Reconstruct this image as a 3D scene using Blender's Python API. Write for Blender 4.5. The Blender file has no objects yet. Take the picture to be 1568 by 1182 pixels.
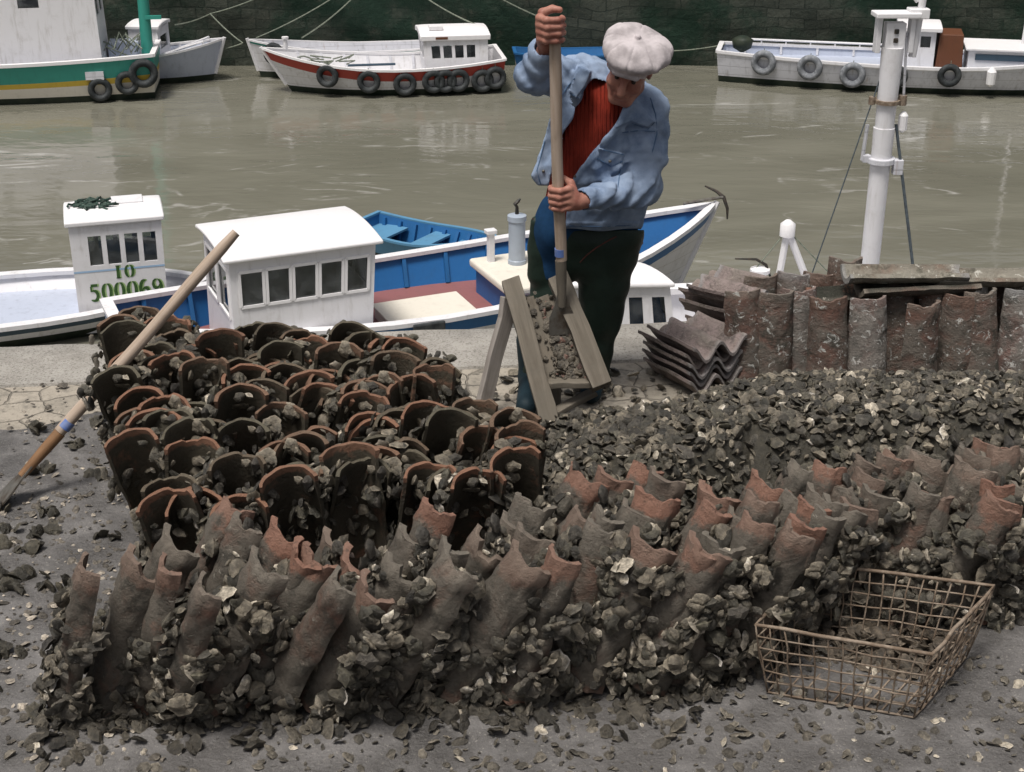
import bpy, math, random
import numpy as np
from mathutils import Vector, Matrix, Euler

SC = bpy.context.scene
COL = SC.collection
rnd = random.Random(7)
nrs = np.random.RandomState(11)
R = math.radians

# ------------------------------------------------------------------ camera
F = 2200.0                      # focal length in photo pixels (1568 x 1182)
CX, CY = 784.0, 591.0
H = 2.45                        # eye height over the quay
TH = math.atan(986.0 / F)       # looking down
ST, CT = math.sin(TH), math.cos(TH)

def PZ(px, py, z):
    v = (py - CY) / F
    t = (H - z) / (ST + CT * v)
    return Vector(((px - CX) / F * t, t * (CT - ST * v), z))

def PY(px, py, Y):
    v = (py - CY) / F
    t = Y / (CT - ST * v)
    return Vector(((px - CX) / F * t, Y, H - t * (ST + CT * v)))

cam = bpy.data.cameras.new("camera")
cam.sensor_fit = 'HORIZONTAL'
cam.sensor_width = 36.0
cam.lens = F / 1568.0 * 36.0
cam.clip_start = 0.05
cam.clip_end = 400
camo = bpy.data.objects.new("camera", cam)
COL.objects.link(camo)
camo.location = (0, 0, H)
camo.rotation_euler = (math.pi / 2 - TH, 0, 0)
SC.camera = camo

# ------------------------------------------------------------------ light
W = bpy.data.worlds.new("World")
SC.world = W
W.use_nodes = True
nt = W.node_tree
bg = nt.nodes["Background"]
sky = nt.nodes.new("ShaderNodeTexSky")
sky.sky_type = 'NISHITA'
sky.sun_disc = False
SUN_EL, SUN_AZ = R(70), R(215)      # azimuth: clockwise from +Y, behind-left of the camera
sky.sun_elevation = SUN_EL
sky.sun_rotation = SUN_AZ
sky.dust_density = 6.0
sky.air_density = 1.0
hs = nt.nodes.new("ShaderNodeHueSaturation")
hs.inputs["Saturation"].default_value = 0.38
nt.links.new(sky.outputs[0], hs.inputs["Color"])
nt.links.new(hs.outputs[0], bg.inputs[0])
bg.inputs[1].default_value = 0.078
sl = bpy.data.lights.new("sun", 'SUN')
sl.energy = 2.9
sl.angle = R(16)
sl.color = (1.0, 0.96, 0.9)
so = bpy.data.objects.new("sun", sl)
COL.objects.link(so)
sd = Vector((math.sin(SUN_AZ) * math.cos(SUN_EL), math.cos(SUN_AZ) * math.cos(SUN_EL), math.sin(SUN_EL)))
so.rotation_euler = sd.to_track_quat('Z', 'Y').to_euler()
so.location = (0, 0, 20)
SC.view_settings.view_transform = 'Standard'
SC.view_settings.look = 'None'
SC.view_settings.gamma = 1.0
SC.view_settings.exposure = 0.12

# ------------------------------------------------------------------ materials
class NT:
    def __init__(s, name):
        s.m = bpy.data.materials.new(name)
        s.m.use_nodes = True
        s.t = s.m.node_tree
        s.b = s.t.nodes["Principled BSDF"]
        s.tc = s.n("ShaderNodeTexCoord")
    def n(s, typ, **kw):
        q = s.t.nodes.new(typ)
        for k, v in kw.items():
            setattr(q, k, v)
        return q
    def l(s, a, b):
        s.t.links.new(a, b)
    def val(s, inp, v):
        if hasattr(v, 'is_output') or isinstance(v, bpy.types.NodeSocket):
            s.l(v, inp)
        else:
            if isinstance(v, (tuple, list)) and len(v) == 3 and inp.type == 'RGBA':
                v = (*v, 1)
            inp.default_value = v
    def coord(s, kind='Object', scale=(1, 1, 1), rand=False):
        mp = s.n("ShaderNodeMapping")
        s.l(s.tc.outputs[kind], mp.inputs[0])
        mp.inputs["Scale"].default_value = scale
        if rand:
            oi = s.n("ShaderNodeObjectInfo")
            mu = s.n("ShaderNodeMath", operation='MULTIPLY')
            s.l(oi.outputs["Random"], mu.inputs[0]); mu.inputs[1].default_value = 37.0
            cb = s.n("ShaderNodeCombineXYZ")
            for k in range(3): s.l(mu.outputs[0], cb.inputs[k])
            s.l(cb.outputs[0], mp.inputs["Location"])
        return mp.outputs[0]
    def noise(s, vec, scale, detail=5, rough=0.55, dist=0.0):
        q = s.n("ShaderNodeTexNoise")
        s.l(vec, q.inputs["Vector"])
        q.inputs["Scale"].default_value = scale
        q.inputs["Detail"].default_value = detail
        q.inputs["Roughness"].default_value = rough
        q.inputs["Distortion"].default_value = dist
        return q.outputs[0]
    def voro(s, vec, scale, feature='F1', out=0):
        q = s.n("ShaderNodeTexVoronoi", feature=feature)
        s.l(vec, q.inputs["Vector"])
        q.inputs["Scale"].default_value = scale
        return q.outputs[out]
    def step(s, x, a, b):
        q = s.n("ShaderNodeMapRange", interpolation_type='SMOOTHSTEP')
        s.l(x, q.inputs[0])
        q.inputs[1].default_value = a; q.inputs[2].default_value = b
        return q.outputs[0]
    def mul(s, a, b, op='MULTIPLY'):
        q = s.n("ShaderNodeMath", operation=op)
        s.val(q.inputs[0], a); s.val(q.inputs[1], b)
        return q.outputs[0]
    def mix(s, f, a, b, mode='MIX'):
        q = s.n("ShaderNodeMix", data_type='RGBA', blend_type=mode)
        s.val(q.inputs[0], f); s.val(q.inputs[6], a); s.val(q.inputs[7], b)
        return q.outputs[2]
    def bump(s, hgt, strength=0.4, dist=0.01, normal=None):
        q = s.n("ShaderNodeBump")
        q.inputs["Strength"].default_value = strength
        q.inputs["Distance"].default_value = dist
        s.l(hgt, q.inputs["Height"])
        if normal is not None: s.l(normal, q.inputs["Normal"])
        return q.outputs[0]
    def out(s, color, rough=0.6, normal=None, metal=0.0, spec=0.4):
        s.val(s.b.inputs["Base Color"], color)
        s.val(s.b.inputs["Roughness"], rough)
        s.b.inputs["Metallic"].default_value = metal
        s.b.inputs["Specular IOR Level"].default_value = spec
        if normal is not None: s.l(normal, s.b.inputs["Normal"])
        return s.m

def simple(name, c1, c2=None, scale=6.0, rough=0.6, bump=0.0, bscale=60.0, lo=0.4, hi=0.65, metal=0.0, spec=0.4,
           stretch=(1, 1, 1), bdist=0.004, speck=None, rand=False):
    m = NT(name)
    v = m.coord('Object', stretch, rand)
    c = c1
    if c2 is not None:
        c = m.mix(m.step(m.noise(v, scale, 7, 0.6), lo, hi), c1, c2)
    if speck is not None:
        c = m.mix(m.step(m.noise(v, speck[1], 3, 0.6), speck[2], speck[2] + 0.06), c, speck[0])
    nm = None
    if bump > 0:
        nm = m.bump(m.noise(v, bscale, 5, 0.6), bump, bdist)
    rr = rough
    if c2 is not None:
        q = m.step(m.noise(v, scale * 1.7, 4), 0.3, 0.7)
        mr = m.n("ShaderNodeMapRange"); m.l(q, mr.inputs[0])
        mr.inputs[3].default_value = max(0.05, rough - 0.12); mr.inputs[4].default_value = min(1, rough + 0.12)
        rr = mr.outputs[0]
    return m.out(c, rr, nm, metal, spec)

def paint(name, c, grime=(0.25, 0.22, 0.17), amt=0.5, rough=0.45, plank=0):
    """oil paint on boat planks: faint plank lines, runs of dirt, scuffs"""
    m = NT(name)
    v = m.coord('Object')
    vs = m.coord('Object', (5.0, 5.0, 0.7))
    streak = m.step(m.noise(vs, 2.2, 6, 0.65), 0.5, 0.78)
    blot = m.step(m.noise(v, 3.0, 8, 0.7), 0.5, 0.8)
    f = m.mul(m.mul(streak, 0.6), m.mul(blot, 0.6), 'ADD')
    f = m.mul(f, amt)
    col = m.mix(f, c, grime)
    chips = m.step(m.noise(v, 26, 4, 0.7), 0.69, 0.73)
    col = m.mix(m.mul(chips, 0.55 * min(1, amt * 1.6)), col, grime)
    hgt = m.noise(v, 14, 5, 0.6)
    if plank:
        w = m.n("ShaderNodeTexWave", bands_direction='Z', wave_profile='SAW')
        m.l(v, w.inputs[0]); w.inputs["Scale"].default_value = plank; w.inputs["Distortion"].default_value = .5; w.inputs["Detail Scale"].default_value = .4
        gap = m.mul(1.0, m.step(w.outputs[1], 0.0, .09), 'SUBTRACT')
        col = m.mix(m.mul(gap, .45), col, grime)
        run = m.step(m.noise(m.coord('Object', (7, 7, .35)), 1.6, 5, .6), .60, .76)
        col = m.mix(m.mul(run, .5 * amt), col, (.26, .15, .08))
        hgt = m.mul(hgt, m.mul(gap, -.8), 'ADD')
    nm = m.bump(hgt, 0.3, 0.01)
    return m.out(col, rough, nm)

def tile_mat(name, clay, clay2, mud, algae, lichen, mudlo, mudhi, lich_t, rimc=(.30, .125, .07), inner=None):
    m = NT(name)
    v = m.coord('Object', (1, 1, 1), True)
    a = m.n("ShaderNodeAttribute", attribute_name="rim")
    c = m.mix(m.step(m.noise(v, 16, 6), 0.35, 0.7), clay, clay2)
    cover = m.step(m.noise(v, 6, 8, 0.68, 0.4), mudlo, mudhi)
    c = m.mix(cover, c, mud)
    al = m.step(m.noise(v, 11, 7, 0.7), 0.5, 0.66)
    c = m.mix(m.mul(al, .8), c, algae)
    c = m.mix(m.step(m.noise(v, 30, 6, .7), .55, .75), c, tuple(k * 1.7 for k in mud))
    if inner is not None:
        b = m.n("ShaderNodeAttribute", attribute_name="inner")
        c = m.mix(m.mul(b.outputs["Fac"], m.step(m.noise(v, 5, 6, .7), .3, .5)), c, inner)  # inner face darker: algae and mud, with shade put into the colour
    # the end of the tile is rubbed bare
    c = m.mix(m.mul(m.step(a.outputs["Fac"], .3, .9), .6), c, tuple(min(.3, k * 1.9) for k in mud))
    oi = m.n("ShaderNodeObjectInfo")
    rimf = m.mul(m.step(m.mul(a.outputs["Fac"], m.mul(m.mul(m.noise(v, 7, 7, .75), .5, 'SUBTRACT'), 2.6), 'ADD'), .12, .5), m.step(oi.outputs["Random"], .22, .95))
    c = m.mix(m.mul(rimf, .8), c, rimc)
    c = m.mix(m.mul(m.step(m.noise(v, 45, 5, .75), .56, .66), .5), c, tuple(k * .45 for k in mud))
    sp = m.step(m.noise(v, 24, 5, 0.75, 0.8), lich_t, lich_t + 0.05)
    c = m.mix(m.mul(sp, 0.85), c, lichen)
    hgt = m.mul(m.noise(v, 40, 8, 0.75), m.mul(cover, 0.5), 'ADD')
    return m.out(c, 0.7, m.bump(hgt, 1.0, 0.012), 0, 0.35)

MT = {}
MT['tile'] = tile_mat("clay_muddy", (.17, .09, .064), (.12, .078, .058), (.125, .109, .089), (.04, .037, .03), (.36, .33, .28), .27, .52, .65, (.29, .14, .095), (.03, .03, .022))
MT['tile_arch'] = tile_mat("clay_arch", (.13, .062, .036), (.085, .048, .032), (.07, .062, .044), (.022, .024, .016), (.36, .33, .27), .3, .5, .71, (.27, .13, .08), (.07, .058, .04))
MT['tile_dry'] = tile_mat("clay_dry", (.155, .082, .062), (.095, .06, .048), (.13, .112, .094), (.04, .042, .033), (.52, .52, .49), .36, .6, .585, (.15, .085, .062))
MT['tile_drypale'] = tile_mat("clay_dry_pale", (.21, .115, .095), (.15, .1, .085), (.2, .18, .16), (.06, .06, .052), (.56, .55, .52), .3, .55, .555, (.2, .12, .095))
MT['tile_flat'] = tile_mat("clay_pale", (.31, .245, .232), (.25, .2, .185), (.22, .19, .165), (.09, .08, .07), (.42, .4, .36), .45, .7, .68, (.27, .21, .18))
MT['tile_grey'] = tile_mat("clay_grey", (.2, .14, .105), (.16, .125, .095), (.25, .23, .19), (.08, .075, .055), (.6, .58, .52), .3, .55, .60, (.22, .2, .16))

def shell_mat(name, rough=.4):
    m = NT(name)
    v = m.coord('Object')
    a = m.n("ShaderNodeAttribute", attribute_name="tint")
    n1 = m.step(m.noise(v, 60, 5, 0.7), 0.3, 0.75)
    g = m.mix(n1, (.5, .46, .41), (1.3, 1.2, 1.08))
    c = m.mix(1.0, a.outputs["Color"], g, 'MULTIPLY')
    c = m.mix(m.mul(m.step(m.noise(v, 22, 4), .55, .7), .6), c, (.05, .046, .037))
    return m.out(c, rough, m.bump(m.noise(v, 80, 7, 0.75), 1.0, 0.008), 0, 0.55)
MT['shell'] = shell_mat("oyster_shell")

def water_mat():
    m = NT("muddy_water")
    v = m.coord('Object')
    vw = m.coord('Object', (0.35, 1.0, 1.0))
    big = m.noise(vw, 0.35, 4, 0.55, 1.2)
    c = m.mix(m.step(big, .3, .7), (.153, .147, .116), (.20, .193, .155))
    # thin foam lines drifting on the current
    warp = m.noise(vw, 0.5, 3, .5, 2.0)
    ln = m.n("ShaderNodeMath", operation='ABSOLUTE')
    m.l(m.mul(warp, 0.5, 'SUBTRACT'), ln.inputs[0])
    line = m.mul(1.0, m.step(ln.outputs[0], 0.0, 0.03), 'SUBTRACT')
    brk = m.step(m.noise(vw, 1.3, 6, .7), .5, .66)
    c = m.mix(m.mul(m.mul(line, brk), .8), c, (.42, .41, .38))
    h1 = m.noise(m.coord('Object', (0.45, 1.0, 1)), 1.1, 3, .5, 0.8)
    h2 = m.noise(m.coord('Object', (0.4, 1.0, 1)), 5.0, 3, .5, 0.4)
    hh = m.mul(h1, m.mul(h2, 0.26), 'ADD')
    return m.out(c, 0.06, m.bump(hh, 0.17, 0.16), 0, 0.5)
MT['water'] = water_mat()

def wall_mat():
    m = NT("harbour_wall_stone")
    v = m.coord('Object')
    br = m.n("ShaderNodeTexBrick")
    mp = m.n("ShaderNodeMapping"); m.l(m.tc.outputs['Object'], mp.inputs[0])
    mp.inputs["Rotation"].default_value = (R(-90), 0, 0)
    dv = m.n("ShaderNodeVectorMath", operation='ADD')
    nz = m.n("ShaderNodeTexNoise"); m.l(v, nz.inputs[0]); nz.inputs["Scale"].default_value = .8
    sc = m.n("ShaderNodeVectorMath", operation='SCALE'); m.l(nz.outputs[1], sc.inputs[0]); sc.inputs[3].default_value = .35
    m.l(mp.outputs[0], dv.inputs[0]); m.l(sc.outputs[0], dv.inputs[1])
    m.l(dv.outputs[0], br.inputs["Vector"])
    br.inputs["Scale"].default_value = 1.0
    br.inputs["Brick Width"].default_value = 0.62
    br.inputs["Row Height"].default_value = 0.26
    br.inputs["Mortar Size"].default_value = 0.015
    br.inputs["Color1"].default_value = (.072, .08, .064, 1)
    br.inputs["Color2"].default_value = (.042, .05, .04, 1)
    br.inputs["Mortar"].default_value = (.034, .042, .034, 1)
    c = m.mix(m.step(m.noise(v, .45, 8, .65), .40, .58), br.outputs[0], (.016, .036, .024))
    c = m.mix(m.mul(m.step(m.noise(v, 2.2, 7, .7), .55, .72), .7), c, (.085, .085, .066))
    c = m.mix(m.mul(m.step(m.noise(m.coord('Object', (3, 3, .5)), 1.5, 6, .7), .55, .75), .6), c, (.02, .032, .026))
    hgt = m.mul(m.mul(br.outputs[1], -0.3), m.noise(v, 6, 7, .7), 'ADD')
    return m.out(c, .85, m.bump(hgt, .8, .06), 0, .2)
MT['wall'] = wall_mat()

def paving_mat():
    m = NT("quay_paving")
    v = m.coord('Object')
    nz = m.n("ShaderNodeTexNoise"); m.l(v, nz.inputs[0]); nz.inputs["Scale"].default_value = 5; nz.inputs["Detail"].default_value = 4
    sc = m.n("ShaderNodeVectorMath", operation='SCALE'); m.l(nz.outputs[1], sc.inputs[0]); sc.inputs[3].default_value = .09
    ad = m.n("ShaderNodeVectorMath", operation='ADD'); m.l(v, ad.inputs[0]); m.l(sc.outputs[0], ad.inputs[1])
    q = m.n("ShaderNodeTexVoronoi", feature='DISTANCE_TO_EDGE'); m.l(ad.outputs[0], q.inputs["Vector"]); q.inputs["Scale"].default_value = 6.5
    q.inputs["Randomness"].default_value = .75
    q2 = m.n("ShaderNodeTexVoronoi", feature='F1'); m.l(ad.outputs[0], q2.inputs["Vector"]); q2.inputs["Scale"].default_value = 6.5
    q2.inputs["Randomness"].default_value = .75
    cell = m.n("ShaderNodeSeparateColor"); m.l(q2.outputs[1], cell.inputs[0])
    c = m.mix(cell.outputs[0], (.40, .355, .295), (.32, .285, .235))
    c = m.mix(m.step(m.noise(v, 9, 8, .7), .45, .72), c, (.18, .165, .14))
    c = m.mix(m.mul(m.step(m.noise(v, 60, 4, .7), .52, .7), .5), c, (.10, .095, .08))
    joint = m.mul(1.0, m.step(q.outputs[0], .008, .035), 'SUBTRACT')
    c = m.mix(m.mul(joint, .55), c, (.12, .108, .09))
    hgt = m.mul(m.mul(joint, -1.0), m.mul(m.noise(v, 30, 6, .7), .7), 'ADD')
    return m.out(c, .8, m.bump(hgt, .8, .015), 0, .3)
MT['paving'] = paving_mat()

def concrete_mat():
    m = NT("quay_edge_concrete")
    v = m.coord('Object')
    c = m.mix(m.step(m.noise(v, 6, 8, .7), .35, .7), (.42, .395, .36), (.30, .28, .25))
    c = m.mix(m.mul(m.step(m.noise(v, 90, 3, .7), .5, .64), .6), c, (.12, .11, .095))
    c = m.mix(m.mul(m.step(m.noise(v, 130, 2, .6), .6, .66), .6), c, (.46, .44, .40))
    return m.out(c, .85, m.bump(m.noise(v, 70, 6, .75), .8, .012), 0, .25)
MT['concrete'] = concrete_mat()

def mud_mat():
    m = NT("wet_quay_mud")
    v = m.coord('Object')
    c = m.mix(m.step(m.noise(v, 3, 8, .7), .35, .68), (.20, .19, .185), (.108, .102, .098))
    c = m.mix(m.mul(m.step(m.noise(v, 120, 3, .7), .6, .66), .8), c, (.32, .30, .27))
    c = m.mix(m.mul(m.step(m.noise(v, 55, 4, .7), .6, .7), .8), c, (.035, .033, .027))
    rg = m.step(m.noise(v, 5, 5), .4, .65)
    mr = m.n("ShaderNodeMapRange"); m.l(rg, mr.inputs[0]); mr.inputs[3].default_value = .25; mr.inputs[4].default_value = .8
    c = m.mix(m.mul(m.mul(1.0, rg, 'SUBTRACT'), .5), c, (.06, .056, .053))
    hgt = m.mul(m.noise(v, 7, 6, .65), m.mul(m.noise(v, 70, 6, .7), .35), 'ADD')
    return m.out(c, mr.outputs[0], m.bump(hgt, .75, .03), 0, .35)
MT['mud'] = mud_mat()

def wood_mat(name, c1, c2, axis='Z', scale=1.0, rough=.65, mud=0.0):
    m = NT(name)
    st = {'Z': (26, 26, 1.6), 'X': (1.6, 26, 26), 'Y': (26, 1.6, 26)}[axis]
    v = m.coord('Object', tuple(k * scale for k in st))
    c = m.mix(m.step(m.noise(v, 1.4, 6, .6, .6), .32, .7), c1, c2)
    vo = m.coord('Object')
    c = m.mix(m.mul(m.step(m.noise(vo, 9, 5), .5, .75), .45), c, tuple(k * .5 for k in c2))
    if mud > 0:
        c = m.mix(m.mul(m.step(m.noise(vo, 6, 8, .7), .38, .62), mud), c, (.13, .115, .092))
    return m.out(c, rough, m.bump(m.noise(v, 2.4, 6, .65), .5, .003), 0, .3)
MT['wood'] = wood_mat("ash_handle", (.46, .37, .30), (.33, .25, .185), 'Z')
MT['wood_end'] = wood_mat("dark_handle_wood", (.30, .17, .085), (.17, .09, .045), 'Z')
MT['plank'] = wood_mat("grey_plank", (.185, .16, .128), (.11, .093, .072), 'Z', 1.0, .8, .8)
MT['muddy_board'] = wood_mat("muddy_board", (.16, .135, .105), (.10, .085, .065), 'Z', 1.0, .8, 1.0)
MT['plank_clean'] = wood_mat("weathered_plank", (.33, .30, .275), (.21, .185, .165), 'Z', 1.0, .75, .15)

MT['white'] = paint("white_paint", (.74, .73, .75), amt=.55)
MT['white_hull'] = paint("white_plank_paint", (.72, .71, .73), amt=.6, plank=1.6)
MT['white_clean'] = paint("white_roof_paint", (.80, .785, .795), amt=.16)
MT['white_worn'] = paint("white_worn_paint", (.62, .62, .66), (.2, .2, .2), amt=.9, plank=1.6)
MT['cream'] = paint("cream_paint", (.74, .69, .60), amt=.35)
MT['blue'] = paint("blue_paint", (.02, .12, .31), (.03, .06, .10), amt=.5)
MT['blue_in'] = paint("blue_bulwark_paint", (.018, .125, .345), (.03, .07, .13), amt=.35)
MT['blue_pale'] = paint("pale_blue_paint", (.10, .26, .42), (.07, .10, .13), amt=.6)
MT['blue_line'] = paint("light_blue_line", (.34, .50, .70), amt=.25)
MT['slate'] = paint("slate_blue_paint", (.05, .085, .12), (.03, .04, .05), amt=.5)
MT['greyblue'] = paint("grey_blue_paint", (.46, .50, .60), (.2, .22, .28), amt=.7)
MT['red'] = paint("red_paint", (.36, .045, .03), (.16, .04, .03), amt=.35)
MT['deck_red'] = paint("red_brown_deck_paint", (.26, .105, .10), (.17, .09, .08), amt=.8, rough=.55)
MT['teal'] = paint("teal_paint", (.045, .30, .24), (.04, .13, .11), amt=.4)
MT['yellow'] = paint("yellow_paint", (.60, .42, .06), (.3, .2, .06), amt=.5)
MT['brown'] = paint("brown_paint", (.13, .05, .025), (.05, .03, .02), amt=.5)
MT['antifoul'] = simple("dark_bottom_paint", (.012, .022, .014), (.03, .038, .024), 3, .7, .4, 20)
MT['greymetal'] = paint("grey_painted_metal", (.36, .41, .48), (.2, .2, .2), amt=.4, rough=.4)
MT['dark'] = simple("dark_iron", (.02, .02, .018), (.05, .035, .025), 20, .6, .3, 60)
MT['rubber'] = simple("tyre_rubber", (.016, .02, .022), (.055, .06, .062), 6, .75, .3, 40)
MT['rubber_grey'] = simple("pale_dusty_rubber", (.14, .15, .165), (.27, .28, .30), 8, .8, .3, 40)
MT['rust'] = simple("rusty_wire", (.16, .115, .08), (.27, .215, .165), 30, .75, .5, 150)
MT['rope'] = simple("pale_rope", (.22, .24, .19), (.12, .14, .11), 20, .9, .4, 120)
MT['rope_dark'] = simple("dark_rigging", (.08, .10, .115), (.05, .06, .07), 20, .8)
MT['seaweed'] = simple("green_net", (.035, .075, .06), (.09, .12, .10), 25, .85, .8, 60, bdist=.02)
MT['steel'] = simple("dull_steel", (.20, .19, .17), (.10, .075, .055), 12, .5, .3, 60, metal=.6)
MT['blueband'] = simple("blue_band_paint", (.10, .17, .42), (.16, .21, .38), 40, .6)
MT['tarp'] = simple("reddish_canvas", (.23, .10, .09), (.13, .065, .055), 6, .8, .6, 18, bdist=.03)

def glass_mat():
    m = NT("cabin_glass")
    t = m.t
    tr = m.n("ShaderNodeBsdfTransparent"); tr.inputs[0].default_value = (.78, .82, .82, 1)
    gl = m.n("ShaderNodeBsdfGlossy"); gl.inputs["Roughness"].default_value = .04
    v = m.coord('Object')
    fr = m.n("ShaderNodeFresnel"); fr.inputs[0].default_value = 1.55
    mx = m.n("ShaderNodeMixShader")
    m.l(m.mul(fr.outputs[0], 1.3), mx.inputs[0]); m.l(tr.outputs[0], mx.inputs[1]); m.l(gl.outputs[0], mx.inputs[2])
    # a film of salt on the pane
    df = m.n("ShaderNodeBsdfDiffuse"); df.inputs[0].default_value = (.4, .42, .43, 1)
    m2 = m.n("ShaderNodeMixShader")
    m.l(m.mul(m.step(m.noise(v, 4, 5), .35, .7), .16), m2.inputs[0]); m.l(mx.outputs[0], m2.inputs[1]); m.l(df.outputs[0], m2.inputs[2])
    m.l(m2.outputs[0], t.nodes["Material Output"].inputs[0])
    return m.m
MT['glass'] = glass_mat()

def cloth(name, c1, c2, scale=5, weave=260, bs=.35, lo=.35, hi=.7, rough=.9, spec=.15):
    m = NT(name)
    v = m.coord('Object')
    c = m.mix(m.step(m.noise(v, scale, 7, .65), lo, hi), c1, c2)
    c = m.mix(m.mul(m.step(m.noise(v, 120, 3, .7), .45, .7), .25), c, c1)
    w = m.noise(m.coord('Object', (1, 1, .35)), weave, 2)
    h = m.mul(m.mul(w, .25), m.noise(v, 22, 5, .6), 'ADD')
    return m.out(c, rough, m.bump(h, bs, .006), 0, spec)
MT['denim'] = cloth("washed_denim", (.285, .355, .475), (.135, .19, .295), 7)
MT['denim_dark'] = cloth("denim_seam", (.10, .17, .28), (.07, .12, .21), 9)
MT['cap'] = cloth("pale_tweed", (.54, .49, .50), (.31, .28, .285), 15, 300, .7)
MT['wader'] = cloth("dark_wader_rubber", (.008, .018, .012), (.018, .034, .026), 5, 200, .5, rough=.55, spec=.35)
MT['bluecloth'] = cloth("blue_work_trousers", (.016, .06, .145), (.01, .036, .085), 8)
MT['boot'] = cloth("dark_blue_boot", (.008, .02, .028), (.012, .03, .042), 8, rough=.65, spec=.25)
MT['piping'] = simple("red_piping", (.12, .035, .026), (.07, .025, .02), 20, .7)
MT['hair'] = simple("grey_hair", (.26, .245, .235), (.13, .12, .115), 60, .8, .8, 200)
MT['eye'] = simple("dark_eye", (.03, .02, .016), None, rough=.2)
def skin_mat():
    m = NT("weathered_skin")
    v = m.coord('Object')
    c = m.mix(m.step(m.noise(v, 22, 6), .35, .7), (.40, .19, .14), (.29, .115, .085))
    m.b.inputs["Subsurface Weight"].default_value = .08
    m.b.inputs["Subsurface Radius"].default_value = (.01, .004, .003)
    return m.out(c, .55, m.bump(m.noise(v, 120, 5), .3, .003), 0, .35)
MT['skin'] = skin_mat()
def sweater_mat():
    m = NT("red_ribbed_knit")
    v = m.coord('Object')
    w = m.n("ShaderNodeTexWave", bands_direction='X')
    m.l(m.coord('Object', (1, 1, 1)), w.inputs[0]); w.inputs["Scale"].default_value = 22; w.inputs["Distortion"].default_value = 1.2
    c = m.mix(m.step(m.noise(v, 12, 5), .3, .7), (.27, .034, .02), (.17, .022, .014))
    h = m.mul(w.outputs[1], m.mul(m.noise(v, 150, 4), .4), 'ADD')
    return m.out(c, .95, m.bump(h, .8, .008), 0, .1)
MT['sweater'] = sweater_mat()
MT['letter'] = simple("green_lettering", (.03, .085, .02), (.055, .12, .03), 30, .6)
MT['letter_hi'] = simple("pale_green_lettering", (.30, .46, .18), (.4, .52, .25), 30, .6)
MT['letter_grey'] = simple("faded_grey_lettering", (.42, .42, .43), (.5, .5, .5), 30, .6)

# ------------------------------------------------------------------ objects
def tag(o, label=None, cat=None, group=None, kind=None):
    if label: o['label'] = label
    if cat: o['category'] = cat
    if group: o['group'] = group
    if kind or cat: o['kind'] = kind or 'thing'
    return o

def empty(name, loc, rz=0.0, label=None, cat=None, group=None):
    o = bpy.data.objects.new(name, None)
    o.empty_display_size = .1
    COL.objects.link(o)
    o.location = loc
    o.rotation_euler = (0, 0, rz)
    return tag(o, label, cat, group)

def link(name, me, parent=None):
    o = bpy.data.objects.new(name, me)
    COL.objects.link(o)
    if parent is not None: o.parent = parent
    return o

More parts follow.
